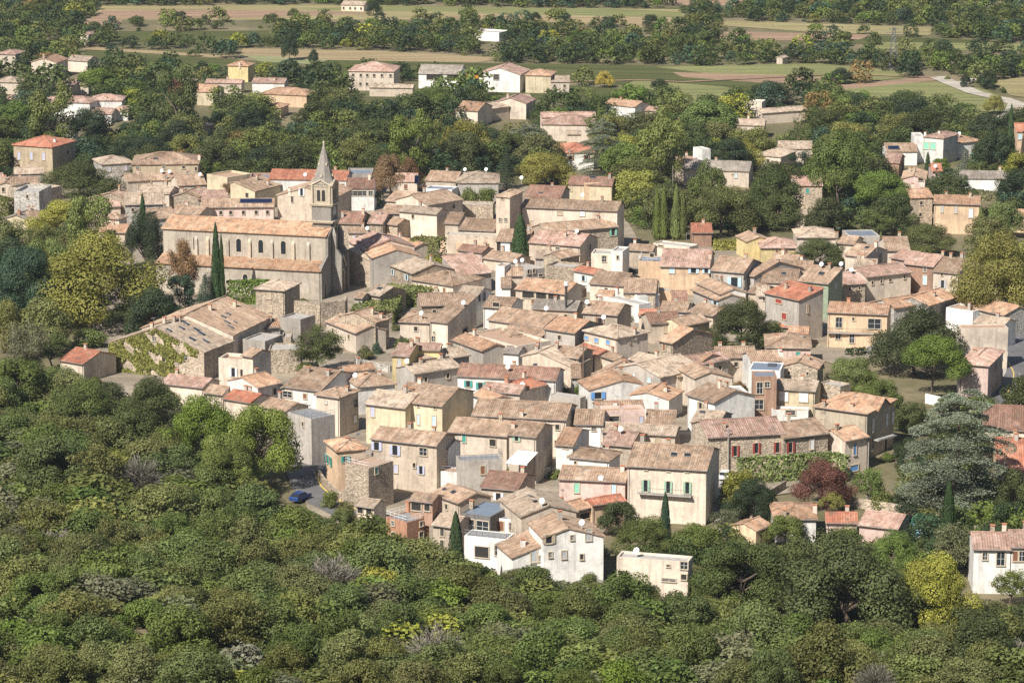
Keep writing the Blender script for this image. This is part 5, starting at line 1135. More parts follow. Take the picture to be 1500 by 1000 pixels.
T('cypress',558,367,420,17,'cypress','dark pointed cypress of the pair beside the street')
T('oak',572,221,290,62,'autumn','orange brown tree beside the school wing',True,var=2)
T('oak',598,226,285,40,'autumn','smaller russet tree touching the orange brown tree')
T('bush',690,258,300,36,'mid','leafy light shrub left of the castle tower'); T('bush',714,262,300,34,'mid','second leafy shrub right beside the castle tower')
T('fir',742,212,278,34,'dark','dark fir rising behind the square castle tower',True)
T('oak',798,219,278,90,'yellow','broad light green plane tree behind the castle',True,name='plane_tree',var=1)
T('cedar',775,180,236,78,'blue','blue grey cedar left of the red roofed villa')
T('cedar',882,172,262,84,'blue','spreading grey cedar right of the red roofed villa',True)
T('oak',930,225,295,90,'olive','rounded olive green oak right of the maroon roofed house')
T('cypress',762,316,384,30,'cypress','thick tall cypress in front of the long castle wing',True)
T('umbrella',632,122,182,78,'pine','bright green stone pine in the middle distance',True)
for i,(x,t_,b,w_) in enumerate(((962,280,352,15),(972,272,352,16),(990,272,352,18),(1000,280,352,15),(877,148,200,8))):
    T('cypress',x,t_,b,w_,'mid',['leftmost slim poplar right of the castle','second slim poplar right of the castle','third slim poplar right of the castle','rightmost slim poplar right of the castle','narrow dark cypress beside the large farmhouse'][i],name='poplar' if i<4 else None)
T('oak',1057,262,345,112,'olive','big dull olive oak right of the poplars',True,var=0)
T('oak',1130,238,325,90,'oak','dark oak between the dull olive oak and the tall pines',True,var=2)
T('pinedome',1226,176,318,98,'mid','tallest pine with feathery green crown in the right half',True,var=0)
T('pinedome',1290,242,332,94,'pine','rounded bright green pine right of the tallest pine',True,var=1)
T('oak',1208,282,348,66,'oak','dark tree at the foot of the tallest pine'); T('airy',1285,300,350,60,'mid','light garden tree under the rounded bright pine')
T('oak',1078,202,250,82,'yellow','round yellow green tree above the long cream building',True,name='plane_tree',var=2)
T('pinedome',1038,140,215,90,'pine','bright green pine cluster at the upper centre right')
T('tall',1170,222,270,44,'dark','dark conifer behind the pale cottage roof')
T('cypress',1160,204,232,13,'cypress','small dark cypress before the pale cottage')
T('oak',1239,172,225,66,'yellow','yellow green tree behind the tallest pine')
T('oak',1201,345,395,80,'oak','dark round oak above the green house',True,var=1)
T('cypress',1316,338,374,12,'mid','slim garden cypress above the maroon roofs'); T('cypress',1290,340,362,9,'mid','tiny cypress beside the rusty grey shed')
T('oak',1360,322,375,78,'olive','dull green oak behind the maroon roofs',True,var=0)
T('oak',1085,432,512,92,'oak','big dark oak in the middle of the right quarter',True,var=1)
T('oak',1129,468,510,50,'mid','bright round shrub right of the big dark oak'); T('bush',1096,490,520,54,'sage','grey green bushes below the big dark oak'); T('bush',1052,480,510,30,'mid','ivy coloured shrub left of the big dark oak')
T('oak',1340,440,548,132,'oak','spreading dark oak behind the bright stone pine',True,var=2)
T('umbrella',1366,484,588,104,'pine','bright green stone pine with bare trunks by the villa gardens',True,var=0)
T('oak',1452,328,478,112,'yellow','tall yellow green plane tree by the road',True,name='plane_tree',var=2)
T('oak',1500,340,470,80,'yellow','second yellow plane tree cut by the right margin',True,name='plane_tree')
T('bush',1430,566,604,62,'mid','rounded green bush before the glazed porch')
T('cedar',1400,568,752,176,'blue','great blue grey cedar with layered branches',True)
T('oak',1248,515,580,74,'mid','leafy green tree left of the dark oaks',True); T('bush',1285,570,600,40,'mid','garden tree behind the grand villa')
T('oak',1082,682,756,64,'yellow','yellow green fruit tree beside the stone house'); T('oak',1104,696,768,76,'dark','dense dark green round tree in front of the stone house',True,var=1)
T('oak',1203,666,748,88,'russet','red brown smoke tree below the stone house',True,cat='tree',var=0)
T('umbrella',1218,716,760,38,'yellow','small yellow topped umbrella shaped tree')
T('airy',1272,682,742,50,'bright','bright green broad leaved garden plants below the villa annex'); T('bush',1292,700,745,44,'mid','shrub right of the broad leaved plants')
T('cypress',1388,706,796,27,'cypress','thick cypress beside the turquoise shed',True); T('cypress',974,724,800,20,'bluegreen','slender cypress under the long balcony',True); T('cypress',668,752,850,30,'cypress','plump dark cypress beside the modern glass house',True)
T('oak',905,728,785,62,'oak','dark shrubby tree behind the orange pergola'); T('oak',945,752,820,84,'mid','green garden tree left of the slender cypress',True); T('oak',1020,766,820,80,'mid','mixed green tree right of the slender cypress'); T('bush',865,770,815,50,'mid','garden bushes beside the stained white house')
T('airy',1062,745,790,50,'sage','feathery grey green tree right of the cream town house')
T('oak',1240,770,940,205,'oak','enormous round holm oak at the lower right',True,var=2); T('oak',1085,778,902,150,'oak','large dark holm oak left of the enormous one',True,var=0)
T('oak',1362,800,935,120,'gold' if False else 'yellow','yellowing autumn tree right of the enormous holm oak',True,var=1); T('oak',1308,772,850,70,'bright','bright lime green tree behind the enormous holm oak',True)
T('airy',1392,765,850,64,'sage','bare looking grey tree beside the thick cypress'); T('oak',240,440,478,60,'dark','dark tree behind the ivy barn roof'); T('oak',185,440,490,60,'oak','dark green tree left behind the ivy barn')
T('oak',1440,895,992,104,'oak','dark fir like tree in the bottom right corner')
T('bush',1430,868,935,70,'bright','bright yellow green leafy bush at the lower right'); T('bush',1478,870,940,60,'bright','lime green bush at the right margin'); T('airy',1480,835,890,60,'mid','dark green conifer shrub before the new white house'); T('tall',1136,860,900,26,'bright','pale green young tree under the holm oaks')
T('bush',1200,905,950,60,'yellow','yellow leafed bush at the foot of the enormous holm oak')
T('oak',1150,740,775,50,'bright','bright green shrub before the white bungalow'); T('bush',1165,770,815,70,'mid','leafy garden shrub below the white bungalow')
T('oak',380,578,716,118,'bright','big bright green deciduous tree beside the road bend',True,var=0); T('oak',300,568,690,112,'bright','bright green deciduous tree below the row of cottages',True,var=1); T('oak',330,628,722,90,'mid','mid green tree between the two bright green trees',True)
T('oak',215,545,640,100,'oak','dark oak below the small red roofed house',True); T('oak',120,550,640,110,'mid','green tree on the left slope edge',True)
T('cypress',241,107,158,17,'cypress','tall dark cypress on the left plain'); T('oak',262,116,158,40,'russet','reddish bare tree right of the left plain cypress')
T('oak',205,118,150,40,'bright','vivid green tree left of the left plain cypress'); T('pinedome',145,98,150,70,'pine','big bright pine above the twin white villas'); T('oak',103,158,178,28,'gold' if False else 'autumn','small brownish round tree below the twin villas')
T('oak',57,172,196,54,'yellow','flat topped pale green tree above the ochre villa'); T('oak',885,104,130,30,'gold','brilliant yellow tree beside the farm lane')
T('oak',966,116,137,27,'dark','lone dark round bush in the meadow'); T('oak',1229,103,128,40,'dark','lone oak clump between the fields'); T('oak',1128,117,155,62,'dark','dark pair of oaks right of centre far back')
T('oak',1205,126,158,56,'dark','dark oak left of the right meadow wood'); T('oak',1446,106,134,28,'dark','small dark oak by the pale track'); T('oak',1414,110,130,17,'dark','tiny dark oak left of the pale track'); T('oak',1456,140,172,32,'yellow','light green tree at the bend of the pale track')
T('oak',424,48,93,26,'dark','dark oak beside the golden stubble field'); T('oak',953,22,43,25,'dark','lone tree on the far pale meadow'); T('oak',547,0,24,22,'dark','lone tree by the long cream building'); T('oak',823,18,35,18,'dark','round tree of a far row'); T('oak',459,70,94,16,'dark','solitary small oak left of the golden stubble'); T('oak',1029,30,50,14,'dark','solitary dark tree at the centre right far field'); T('oak',430,12,28,18,'mid','single tree in the far stubble'); T('oak',784,20,35,16,'dark','far tree left in the row'); T('oak',735,22,36,16,'dark','first far tree of the row')
T('cypress',1479,156,240,14,'cypress','tall cypress beside the tall peach house'); T('cypress',1358,225,270,12,'cypress','dark cypress right of the broad farmhouse gable'); T('cypress',1319,223,254,9,'cypress','dark cypress left of the broad farmhouse gable'); T('cypress',1434,243,275,9,'mid','small green cypress before the long grey roof'); T('cypress',1436,303,345,13,'mid','columnar cypress at the corner of the peach country house')
T('fir',1413,218,262,34,'blue','blue spruce below the green shuttered villa'); T('pinedome',1455,185,262,60,'dark','dark pine left of the tall peach house'); T('oak',1378,230,252,28,'bright','clipped round green bush below the villa terrace')
T('oak',1440,165,200,52,'dark','dark round tree above the white bungalow'); T('oak',1395,270,300,60,'sage','olive trees behind the peach country house'); T('oak',1470,290,350,60,'mid','green tree right of the peach country house'); T('bush',1480,335,372,60,'yellow','yellowish bush above the plane tree')
T('pinedome',1352,275,330,50,'dark','dark tree left of the peach country house')
T('bush',1447,700,750,60,'oak','dark garden shrub right of the great cedar'); T('oak',1485,680,760,60,'oak','dark garden tree at the right margin')
for _i,(_x,_t,_b,_w) in enumerate(((905,842,884,48),(945,852,892,50),(992,850,895,56),(1030,838,880,40),(700,812,846,44),(752,830,866,48),(812,842,880,50),(860,838,878,50),(655,805,838,40),(590,785,822,46),(548,765,798,44),(500,742,775,36))): T('oak' if _i%2 else 'bush',_x,_t,_b,_w,('hill','olive','oak','mid')[_i%4],'scrubby tree at the foot of the lowest village houses',group='scrubby trees along the village foot',cat='shrub',name='scrub_oak')
for _x,_t,_b,_w,_k,_c,_l in ((28,515,606,92,'oak','hill','mid green tree below the half bare grey tree at the left'),(98,540,606,84,'oak','olive','olive oak just below the small red roofed house'),(160,555,612,76,'oak','oak','dark oak right of the olive oak under the ivy barn'),(232,560,618,72,'oak','mid','green tree left of the first pink roofed cottage'),(75,478,545,60,'airy','mid','light leafy tree left of the small red roofed house'),(12,430,520,60,'oak','olive','olive tree at the left edge above the half bare tree'),
 (1292,552,606,56,'oak','mid','garden tree behind the grand villa roof'),(1335,585,640,62,'oak','oak','dark garden tree between grand villa and great cedar'),(1262,540,585,46,'oak','hill','round garden tree above the grand villa'),(1420,590,622,44,'bush','mid','shrub at the top of the great cedar'),(1330,640,690,50,'oak','dark','dark tree left of the great cedar trunk'),(1395,560,600,46,'bush','oak','dark shrubs under the bright stone pine'),(1215,545,580,40,'bush','hill','leafy shrub left of the garden trees by the rounded rubble wall'),(1318,700,742,44,'bush','oak','dark shrub beneath the great cedar')):
    T(_k,_x,_t,_b,_w,_c,_l)
T('oak',88,532,590,70,'hill','rounded tree hiding the lower wall of the small red roofed house'); T('bush',128,540,585,50,'olive','olive shrub at the corner of the small red roofed house')
T('oak',1150,752,800,64,'mid','leafy tree hiding the lower wall of the white bungalow'); T('oak',1235,768,812,70,'hill','green tree in front of the rust red garden house'); T('bush',1295,775,815,60,'olive','bushes before the faded pink open shed')
T('bush',645,820,850,36,'mid','bush at the foot of the plump cypress'); T('bush',485,705,745,30,'mid','ivy coloured shrub on the roadside bank'); T('bush',505,715,770,36,'olive','olive shrub on the bank below the corner house')
T('bush',820,548,578,36,'mid','jungle like garden shrub beside the carport'); T('bush',850,553,580,20,'bright','light ivy shrub right of the carport'); T('bush',904,570,592,30,'bright','fruit bush in front of the bright white gable'); T('bush',880,540,566,34,'mid','creeper over the wall left of the pediment house'); T('bush',948,508,528,30,'dark','dark shrub beside the rubble stone house'); T('bush',980,550,588,14,'dark','dark shrub in the narrow lane'); T('bush',695,725,762,50,'dark','dark fig bush above the modern glass house'); T('bush',920,448,470,44,'sage','grey green olive bushes below the white courtyard'); T('bush',815,680,702,30,'mid','green shrub beside the low white house'); T('bush',745,678,700,20,'yellow','potted plants under the white awning'); T('bush',688,655,690,14,'bright','climbing plant on the grey terrace block'); T('bush',1080,550,575,26,'autumn','autumn tinted creeper beside the maroon panels'); T('bush',332,300,318,14,'bright','small tree in the courtyard below the solar panels'); T('airy',340,262,292,34,'autumn','reddish half bare tree beside the lemon house'); T('bush',925,385,402,20,'dark','dark shrub between white cube and peach house'); T('bush',860,385,402,26,'dark','dark shrubs left of the beige block'); T('bush',955,393,405,24,'bright','bright bush under the flat terrace')
# hedges
def hedge(px,h,th,col,label,z=0,base=0,name='hedge'):
    P=[at(a,b,base)[:2] for a,b in px]; r=np.random.default_rng(len(label)); Vs=[];ts=[]; m=MB()
    for p,q in zip(P,P[1:]):
        d=q-p; L=np.linalg.norm(d); d/=L; nn=np.array((-d[1],d[0])); n_=int(L*(h*2+th)*16)
        f=r.choice(4,n_,p=[.4,.2,.1,.3]); s=r.uniform(0,L,n_); zz=r.uniform(0,h,n_); tt=r.uniform(-.5,.5,n_)*th
        off=np.where(f==0,-th/2,np.where(f==1,th/2,tt)); zz=np.where(f>=2,h+r.normal(0,.15,n_),zz); off=off+r.normal(0,.1,n_)
        C=np.c_[p[0]+d[0]*s+nn[0]*off,p[1]+d[1]*s+nn[1]*off,zz+base]; nr=np.where((f==0)[:,None],np.r_[-nn,0.2],np.where((f==1)[:,None],np.r_[nn,.2],np.r_[0,0,1.]))+r.normal(size=(n_,3))*.5
        v,t=cards(C,nr,.42,r); Vs.append(v);ts.append(t)
    c=np.mean(P,axis=0); V=np.concatenate(Vs)-np.array((c[0],c[1],0)); me=meshify(name,V,np.concatenate(ts),lm(col)); o=bpy.data.objects.new(name,me); o.location=(c[0],c[1],0); link(o); tag(o,label,'hedge'); return o
hedge([(333,447),(395,445)],5.2,2,'bright','tall clipped green hedge below the church aisle')
hedge([(606,382),(648,385)],5.6,5,'olive','big cube shaped hedge left of the retaining wall')
hedge([(545,478),(560,452),(600,440),(632,447)],3.4,9,'mid','thick green hedge field beside the orange lean-to roof')
hedge([(622,388),(648,386)],1.6,3,'yellow','low golden hedge under the cube hedge')
hedge([(975,418),(1020,415)],2.6,2.2,'yellow','vine pergola covering the terrace of the orange peach house',name='vine_pergola')
hedge([(1080,709),(1150,705),(1218,700),(1242,706)],4.4,1.2,'mid','long green creeper hanging on the rubble stone house',name='climbing_vine')
hedge([(930,750),(985,752),(1035,757)],4.2,3,'mid','tall mixed hedge under the long balcony')
hedge([(1390,755),(1450,760),(1500,768)],2.6,8,'bright','flowering ground shrubs along the pale garden wall')
hedge([(1270,520),(1240,522)],1.4,1.5,'dark','low dark hedge by the modern peach house')
hedge([(880,562),(898,560)],2.4,3,'mid','creeper on the wall between ivy house and pediment house',name='climbing_vine')
hedge([(492,400),(515,415)],1.6,2,'dark','dark hedge at the foot of the church front')
hedge([(1352,282),(1440,292),(1490,300)],2.2,2.5,'sage','long grey green hedge above the peach country house')
hedge([(1045,366),(1085,366)],2.2,3,'yellow','rounded golden hedge under the dull olive oak')
hedge([(500,300),(560,302)],3,4,'mid','green bank of shrubs right of the bell tower')
hedge([(5,238),(60,236),(108,238)],3.4,4,'mid','tall garden hedge in front of the ochre villa')
hedge([(20,322),(-10,315)],5,3,'olive','green hedge at the left margin beside the ruin')
# ivy on the barn gable
def ivy(px4,z,label,col='ivy'):
    r=np.random.default_rng(3); A=at(159,501,6.0);B=at(300,516,6.0); u=(B-A); L=np.linalg.norm(u); u/=L; n_=np.array((u[1],-u[0],0)); Vs=[]
    n=9000; s=r.uniform(0,.93,n); top=5.6+4.0*(1-np.abs(s-.5)/.5); zz=r.uniform(0,1,n)*top; k=np.sin(s*23)*.5+np.sin(zz*1.7+s*9)*.6+np.sin(s*61+zz*2.1)*.35; m=(k>-.35)&((s<.78)|(zz>5)); s,zz=s[m],zz[m]; n=len(s)
    C=A+np.outer(s*L,u)+n_*(.12-.35)+np.outer(r.uniform(0,.25,n),n_); C[:,2]=zz; v,t=cards(C,np.tile(n_,(n,1))+r.normal(size=(n,3))*.5,.4,r)
    o=bpy.data.objects.new('climbing_vine',meshify('climbing_vine',v,t,lm(col))); link(o); tag(o,label,'vine')
ivy(None,0,'yellow green creeper covering the gable of the big stone barn')
# ---------------- woods and hillside scrub ----------------
VILLPX=[[(-60,272),(130,262),(330,262),(380,268),(600,262),(740,262),(920,285),(945,350),(1180,345),(1340,350),(1440,400),(1600,440),(1600,520),(1490,640),(1340,600),(1330,700),(1330,770),(1100,775),(1060,785),(900,770),(880,850),(640,850),(545,800),(450,765),(410,680),(240,600),(150,590),(60,520),(130,480),(150,400),(60,345),(-60,340)]]
def inpoly(x,y,P):
    c=False;j=len(P)-1
    for i in range(len(P)):
        if (P[i][1]>y)!=(P[j][1]>y) and x<(P[j][0]-P[i][0])*(y-P[i][1])/(P[j][1]-P[i][1])+P[i][0]: c=not c
        j=i
    return c
VW=[[tuple(at(a,b)[:2]) for a,b in P] for P in VILLPX]; VW.append([tuple(at(a,b)[:2]) for a,b in ((1200,500),(1460,500),(1460,640),(1340,705),(1200,705))]); FW=[[tuple(at(a,b)[:2]) for a,b in P] for P in FIELDPX]
ROADW=[tuple(at(a,b)[:2]) for a,b in ((1372,112),(1395,122),(1430,136),(1470,145),(1490,152),(1485,165),(1460,178),(1430,183),(1400,186),(1425,118))]
rw=random.Random(21)
def inview(x,y,m=12): return abs(x)<y*750/FPX*1.03+m
cand=[]; cell={}
def ok(x,y,rad):
    i,j=int(x//14),int(y//14)
    for a in(-1,0,1):
        for b in(-1,0,1):
            for (u,v,q) in cell.get((i+a,j+b),()):
                if (u-x)**2+(v-y)**2<((q+rad)*.60)**2: return False
    return True
for (x,y,q) in tree_xy: cell.setdefault((int(x//14),int(y//14)),[]).append((x,y,q))
def near_house(x,y,front=True):
    if hitter(x,y,3.0): return True
    for k in (6,12,18,24,30,37,44):   # keep the view of a house open: no crown just in front of it
        if hitter(x*(1+k/y*1.0),y+k,1.5): return True if y>560 else (k<21)
    return False
tries=0
while tries<26000 and len(cand)<2600:
    tries+=1; y=rw.uniform(398,1330) if tries%4 else rw.uniform(398,960); x=rw.uniform(-1,1)*(y*750/FPX+15)
    if y<rw.uniform(455,760) and rw.random()<.5: pass
    rad=rw.choice((3.4,4.4,5.2,6.0,6.8) if tries<9000 else (2.6,3.2,4,4.6)) if y<1000 else rw.choice((2.4,3.2,3.8,4.4))
    if y<610 and x<at(880,500)[0]: continue
    if any(inpoly(x,y,P) for P in VW): continue
    if ter(x,y)>0.3: continue
    if any(inpoly(x,y,P) for P in FW): continue
    if any((x-a)**2+(y-b)**2<64 for a,b in ROADW): continue
    if y<500: rad=min(rad,3.0 if y>428 else 5.2)
    if y>880 and any(inpoly(x*(1+s/y),y+s,P) for s in (14,28,42) for P in FW) and rw.random()<.86: continue
    if near_house(x,y) or not ok(x,y,rad): continue
    cell.setdefault((int(x//14),int(y//14)),[]).append((x,y,rad)); cand.append((x,y,rad))
cand.sort(key=lambda c:-c[2]/c[1]*(1.25 if c[1]<900 else .8))
NT=175
WL=[('oak','oak','dark green oak in the dense belt of trees around the village'),('oak','olive','dull olive green oak in the tree belt around the village'),('oak','dark','blackish green oak in the tree belt around the village'),('airy','mid','lighter leafy tree in the tree belt around the village'),('tall','mid','tall narrow broadleaf in the tree belt around the village'),('pinedome','pine','bright green pine mixed into the tree belt around the village'),('cypress','cypress','slim cypress mixed into the tree belt around the village'),('oak','yellow','yellowing tree mixed into the tree belt around the village')]
for x,y,rad in cand[:NT]:
    k,c,l=WL[rw.choices(range(8),(38,18,16,9,7 if y>500 else 0,6 if y>500 else 0,1,5))[0]]; wd=rad*2.15; ht=rad*(rw.uniform(1.5,2.0) if y>500 else rw.uniform(1.2,1.5))
    if k=='cypress': wd,ht=2.4,rw.uniform(8,12)
    if k=='tall': ht=wd*1.5
    tree_at(k,x,y,0,wd,ht,c,l,'trees of the belt around the village',cat='tree',name='belt_tree' if False else None)
# the far woods: one mass
def bake(name,items,nl,leaf,mat,kinds,label=None,lod=0):
    """items: (x,y,z,w,h,colour); low detail crowns joined into one mesh"""
    protos=[crown(k,nl,leaf,90+i) for i,k in enumerate(kinds)]; fine=[crown(k,nl*3,leaf*.58,90+i) for i,k in enumerate(kinds)]; r=np.random.default_rng(4); Vs=[];Cs=[]
    for (x,y,z,w_,h_,c) in items:
        V,t=(fine if (w_>1 and y<lod) else protos)[r.integers(len(protos))]; a=r.uniform(0,6.28); ca,sa=math.cos(a),math.sin(a)
        P=np.empty_like(V); P[:,0]=(V[:,0]*ca-V[:,1]*sa)*w_+x; P[:,1]=(V[:,0]*sa+V[:,1]*ca)*w_+y; P[:,2]=V[:,2]*h_+z; Vs.append(P)
        k=np.interp(t,[0,.45,.8,1],[.55,1,1.25,1.5])[:,None]*r.uniform(.8,1.2); Cs.append(np.clip(np.array(c)[None,:]*k*(1+r.normal(0,.03,3)),0,1))
    me=meshify(name,np.concatenate(Vs),None,mat,np.concatenate(Cs)); o=bpy.data.objects.new(name,me); link(o); tag(o,label,kind='stuff'); return o
def pick(r,ws): 
    ks=list(ws); return LC[r.choices(ks,[ws[k] for k in ks])[0]]
CL=colleafmat('foliage_mass')
far=[(x,y,-.3,rad*2.2,rad*rw.uniform(1.4,2.0),pick(rw,{'oak':40,'olive':18,'dark':24,'mid':10,'bluegreen':8,'yellow':2,'autumn':1,'pine':2})) for x,y,rad in cand[NT:]]
bake('far_woodland',far,480,.082,CL,('oak','oak','tall','oak'),'dense dark woodland and groves covering the plain behind the village',lod=960)
# distant tree lines beyond the fields
fl=[]
for i in range(420):
    y=rw.uniform(1330,1900); x=rw.uniform(-1,1)*(y*750/FPX+25)
    if any(inpoly(x,y,P) for P in FW): continue
    rad=rw.uniform(4.0,6.5); fl.append((x,y,-.3,rad*2.2,rad*rw.uniform(1.8,2.6),pick(rw,{'oak':35,'mid':30,'dark':10,'sage':10,'olive':10})))
bake('distant_woodland',fl,420,.09,CL,('oak','tall','oak'),'line of tall riverside woodland closing the view beyond the fields')
# olive grove rows and field-edge shrubs are part of the plain's ground cover
gc=[]
for i in range(900):
    y=rw.uniform(860,1300); x=rw.uniform(-1,1)*(y*750/FPX+10)
    if any(inpoly(x,y,P) for P in FW) or near_house(x,y) or any((x-a)**2+(y-b)**2<64 for a,b in ROADW): continue
    if any(inpoly(x*(1+s/y),y+s,P) for s in (8,16) for P in FW) and rw.random()<.8: continue
    gc.append((x,y,-.3,rw.uniform(1.8,3.6),rw.uniform(1.4,3.0),pick(rw,{'sage':30,'bluegreen':20,'olive':25,'oak':25})))
bake('plain_scrub',gc,160,.15,CL,('bush','bush'),'grey green scrub and small olive trees scattered over the plain')
# hillside
hc={}; hill=[]
def hok(x,y,rad,f=.62):
    i,j=int(x//6),int(y//6)
    for a in(-1,0,1):
        for b in(-1,0,1):
            for (u,v,q) in hc.get((i+a,j+b),()):
                if (u-x)**2+(v-y)**2<((q+rad)*f)**2: return False
    return True
for (x,y,q) in tree_xy: hc.setdefault((int(x//6),int(y//6)),[]).append((x,y,q*.6))
t_=0
while t_<30000:
    t_+=1; y=rw.uniform(318,585); x=rw.uniform(-1,1)*(y*750/FPX+6)
    yb=float(np.interp(x,_bx,_by))
    if y>yb+3: continue
    rad=rw.choice((1.2,1.6,2.1,2.7)) if t_>3500 else (rw.choice((3.6,4.3,5.0)) if x<-8 and y>400 else rw.choice((2.6,3.3,4.2)))
    if y>yb-8: rad=min(rad,2.6)
    if at(395,700)[0]*y/500<x<at(535,700)[0]*y/500 and y>yb-24: rad=min(rad,1.3)
    if hitter(x,y,1.6): continue
    if not hok(x,y,rad): continue
    hc.setdefault((int(x//6),int(y//6)),[]).append((x,y,rad)); hill.append((x,y,rad))
hill.sort(key=lambda c:-c[2]/c[1])
HS=[('oak','hill','dark green holm oak scrub on the near hillside'),('oak','olive','dull olive green scrub oak on the near hillside'),('bush','mid','mid green shrub on the near hillside'),('bush','bright','fresh green shrub on the near hillside'),('bush','sage','grey green shrub on the near hillside'),('twigs','twig','bare grey leafless shrub on the near hillside'),('bush','yellow','yellow green shrub on the near hillside'),('airy','olive','open crowned olive shrub on the near hillside')]
NS=285
def hz(x,y): return ter(x,y)
for x,y,rad in hill[:NS]:
    k,c,l=HS[rw.choices(range(8),(36,26,12,5,9,3,2,8))[0]]; wd=rad*2.3; ht=rad*rw.uniform(1.25,1.75)
    cm,tm,_,_=proto(k,rw.randrange(5),False)
    o=inst({'oak':'scrub_oak','airy':'scrub_oak','twigs':'bare_shrub'}.get(k,'shrub'),cm,None,(x,y,hz(x,y)-.35*ht*(k in('oak','airy'))),rw.uniform(0,6.28),(wd*rw.uniform(.85,1.25),wd*rw.uniform(.85,1.25),ht*rw.uniform(.85,1.2)*(1.35 if k in('oak','airy') else 1)),lm(c)); tag(o,l,'shrub','shrubs covering the near hillside')
it=[(x,y,hz(x,y)-.3,rad*2.4,rad*rw.uniform(1.1,1.7),pick(rw,{'hill':34,'olive':30,'mid':12,'sage':14,'yellow':2,'twig':1})) for x,y,rad in hill[NS:]]
while True:
    i=len(it)
    if i>len(hill)-NS+1500: break
    y=rw.uniform(318,585); x=rw.uniform(-1,1)*(y*750/FPX+6)
    if y>float(np.interp(x,_bx,_by))+2 or hitter(x,y,1.5): continue
    it.append((x,y,hz(x,y)-.2,rw.uniform(1.0,2.2),rw.uniform(.6,1.5),pick(rw,{'hill':20,'olive':30,'mid':10,'sage':26,'twig':12})))
bake('hillside_undergrowth',it,420,.085,CL,('bush','bush','oak'),'low mixed garrigue undergrowth between the shrubs of the near hillside')
print('belt',len(cand),'hill',len(hill),'far',len(fl))

n_=0
for i in range(4000):
    if n_>=70: break
    y=rw.uniform(at(0,800)[1],at(0,300)[1]); x=rw.uniform(-1,1)*(y*750/FPX)
    if not any(inpoly(x,y,P) for P in VW) or hitter(x,y,.9) or ter(x,y)>.1: continue
    if any((x-a)**2+(y-b)**2<16 for a,b,_ in tree_xy): continue
    if not hitter(x,y,4.5): continue
    n_+=1; tree_at('bush',x,y,0,rw.uniform(1.8,3.6),rw.uniform(1.4,2.8),rw.choice(('mid','hill','olive','bright')),'small green shrub in a yard between the village houses','yard shrubs between the houses'); tree_xy.append((x,y,1.5))
# ---------------- poles, cars, small things ----------------
def pole(px,py,h,label,kind='wood',arms=1,r_=.13):
    g=ground(px,py); o=empty('utility_pole',g); m=MB(); m.tube((0,0,-.5),(0,0,h),r_,r_*.7,8); m.build('post',{'wood':WOOD,'conc':PALEBARK,'pale':PALEBARK}[kind],o); tag(o,label,'pole')
    for i in range(arms):
        m=MB(); m.box(-.7,.7,-.05,.05,h-.5-i*.6,h-.4-i*.6)
        for x in(-.6,0,.6): m.tube((x,0,h-.4-i*.6),(x,0,h-.2-i*.6),.05,n=5)
        m.build('crossarm',METAL,o)
    return o
pole(324,168,9,'tall pale utility pole left of the lemon bungalow far back','pale'); pole(446,132,6,'pale utility pole in the left middle distance','pale'); pole(351,176,4,'left post of the pale twin pole transformer','pale'); pole(359,176,4,'right post of the pale twin pole transformer','pale')
pole(1410,198,8,'wooden utility pole above the white bungalow'); pole(1294,205,3.5,'short pole in the right tree belt'); pole(985,298,10,'lamp like slim pole right of the castle','pale',0,.09); pole(854,588,11,'dark utility pole in the lower village centre',arms=2); pole(1270,742,11,'pale utility pole in the villa garden','pale',0); pole(1066,702,9,'grey lane side utility pole beside the stone house','conc',1,.2)
pole(1492,600,7,'pale utility pole on the roadside','pale',1); pole(1211,350,9,'thin mast above the dark round oak','pale',0,.06); pole(852,742,7,'thin mast on the lane behind the shuttered house','pale',0,.06); pole(28,158,5,'short pole beside the left margin bungalow','pale'); pole(194,162,4,'short pole right of the little pool house','pale')
def flue():
    g=at(829,505); o=empty('flue_pipe',(g[0],g[1],0)); m=MB(); m.tube((0,0,5),(0,0,12),.25,n=10); m.tube((0,0,12),(0,0,12.3),.35,n=10); m.build('pipe',IRON,o); m=MB(); m.tube((0,0,12.5),(0,0,13.2),.5,.4,12); m.build('white_cowl',WHITE,o); tag(o,'tall dark flue pipe with a white cowl rising from the central roofs','flue')
flue()
def pylon():
    g=at(1308,103); o=empty('lattice_pylon',(g[0],g[1],0)); m=MB(); H_=15
    for sx in(-1,1):
        for sy in(-1,1): m.tube((sx*1.6,sy*1.6,0),(sx*.3,sy*.3,H_),.09,n=4)
    for k in range(8):
        z0,z1=H_*k/8,H_*(k+1)/8; a=1.6-1.3*k/8; b=1.6-1.3*(k+1)/8
        for s in(-1,1): m.tube((-a,s*a,z0),(b,s*b,z1),.05,n=4); m.tube((a,s*a,z0),(-b,s*b,z1),.05,n=4)
    m.build('lattice_mast',METAL,o); m=MB(); m.box(-2.6,2.6,-.1,.1,H_-2,H_-1.8); m.box(-1.8,1.8,-.1,.1,H_-.7,H_-.5); m.build('crossarm',METAL,o); tag(o,'grey lattice pylon on the right plain','pylon')
pylon()
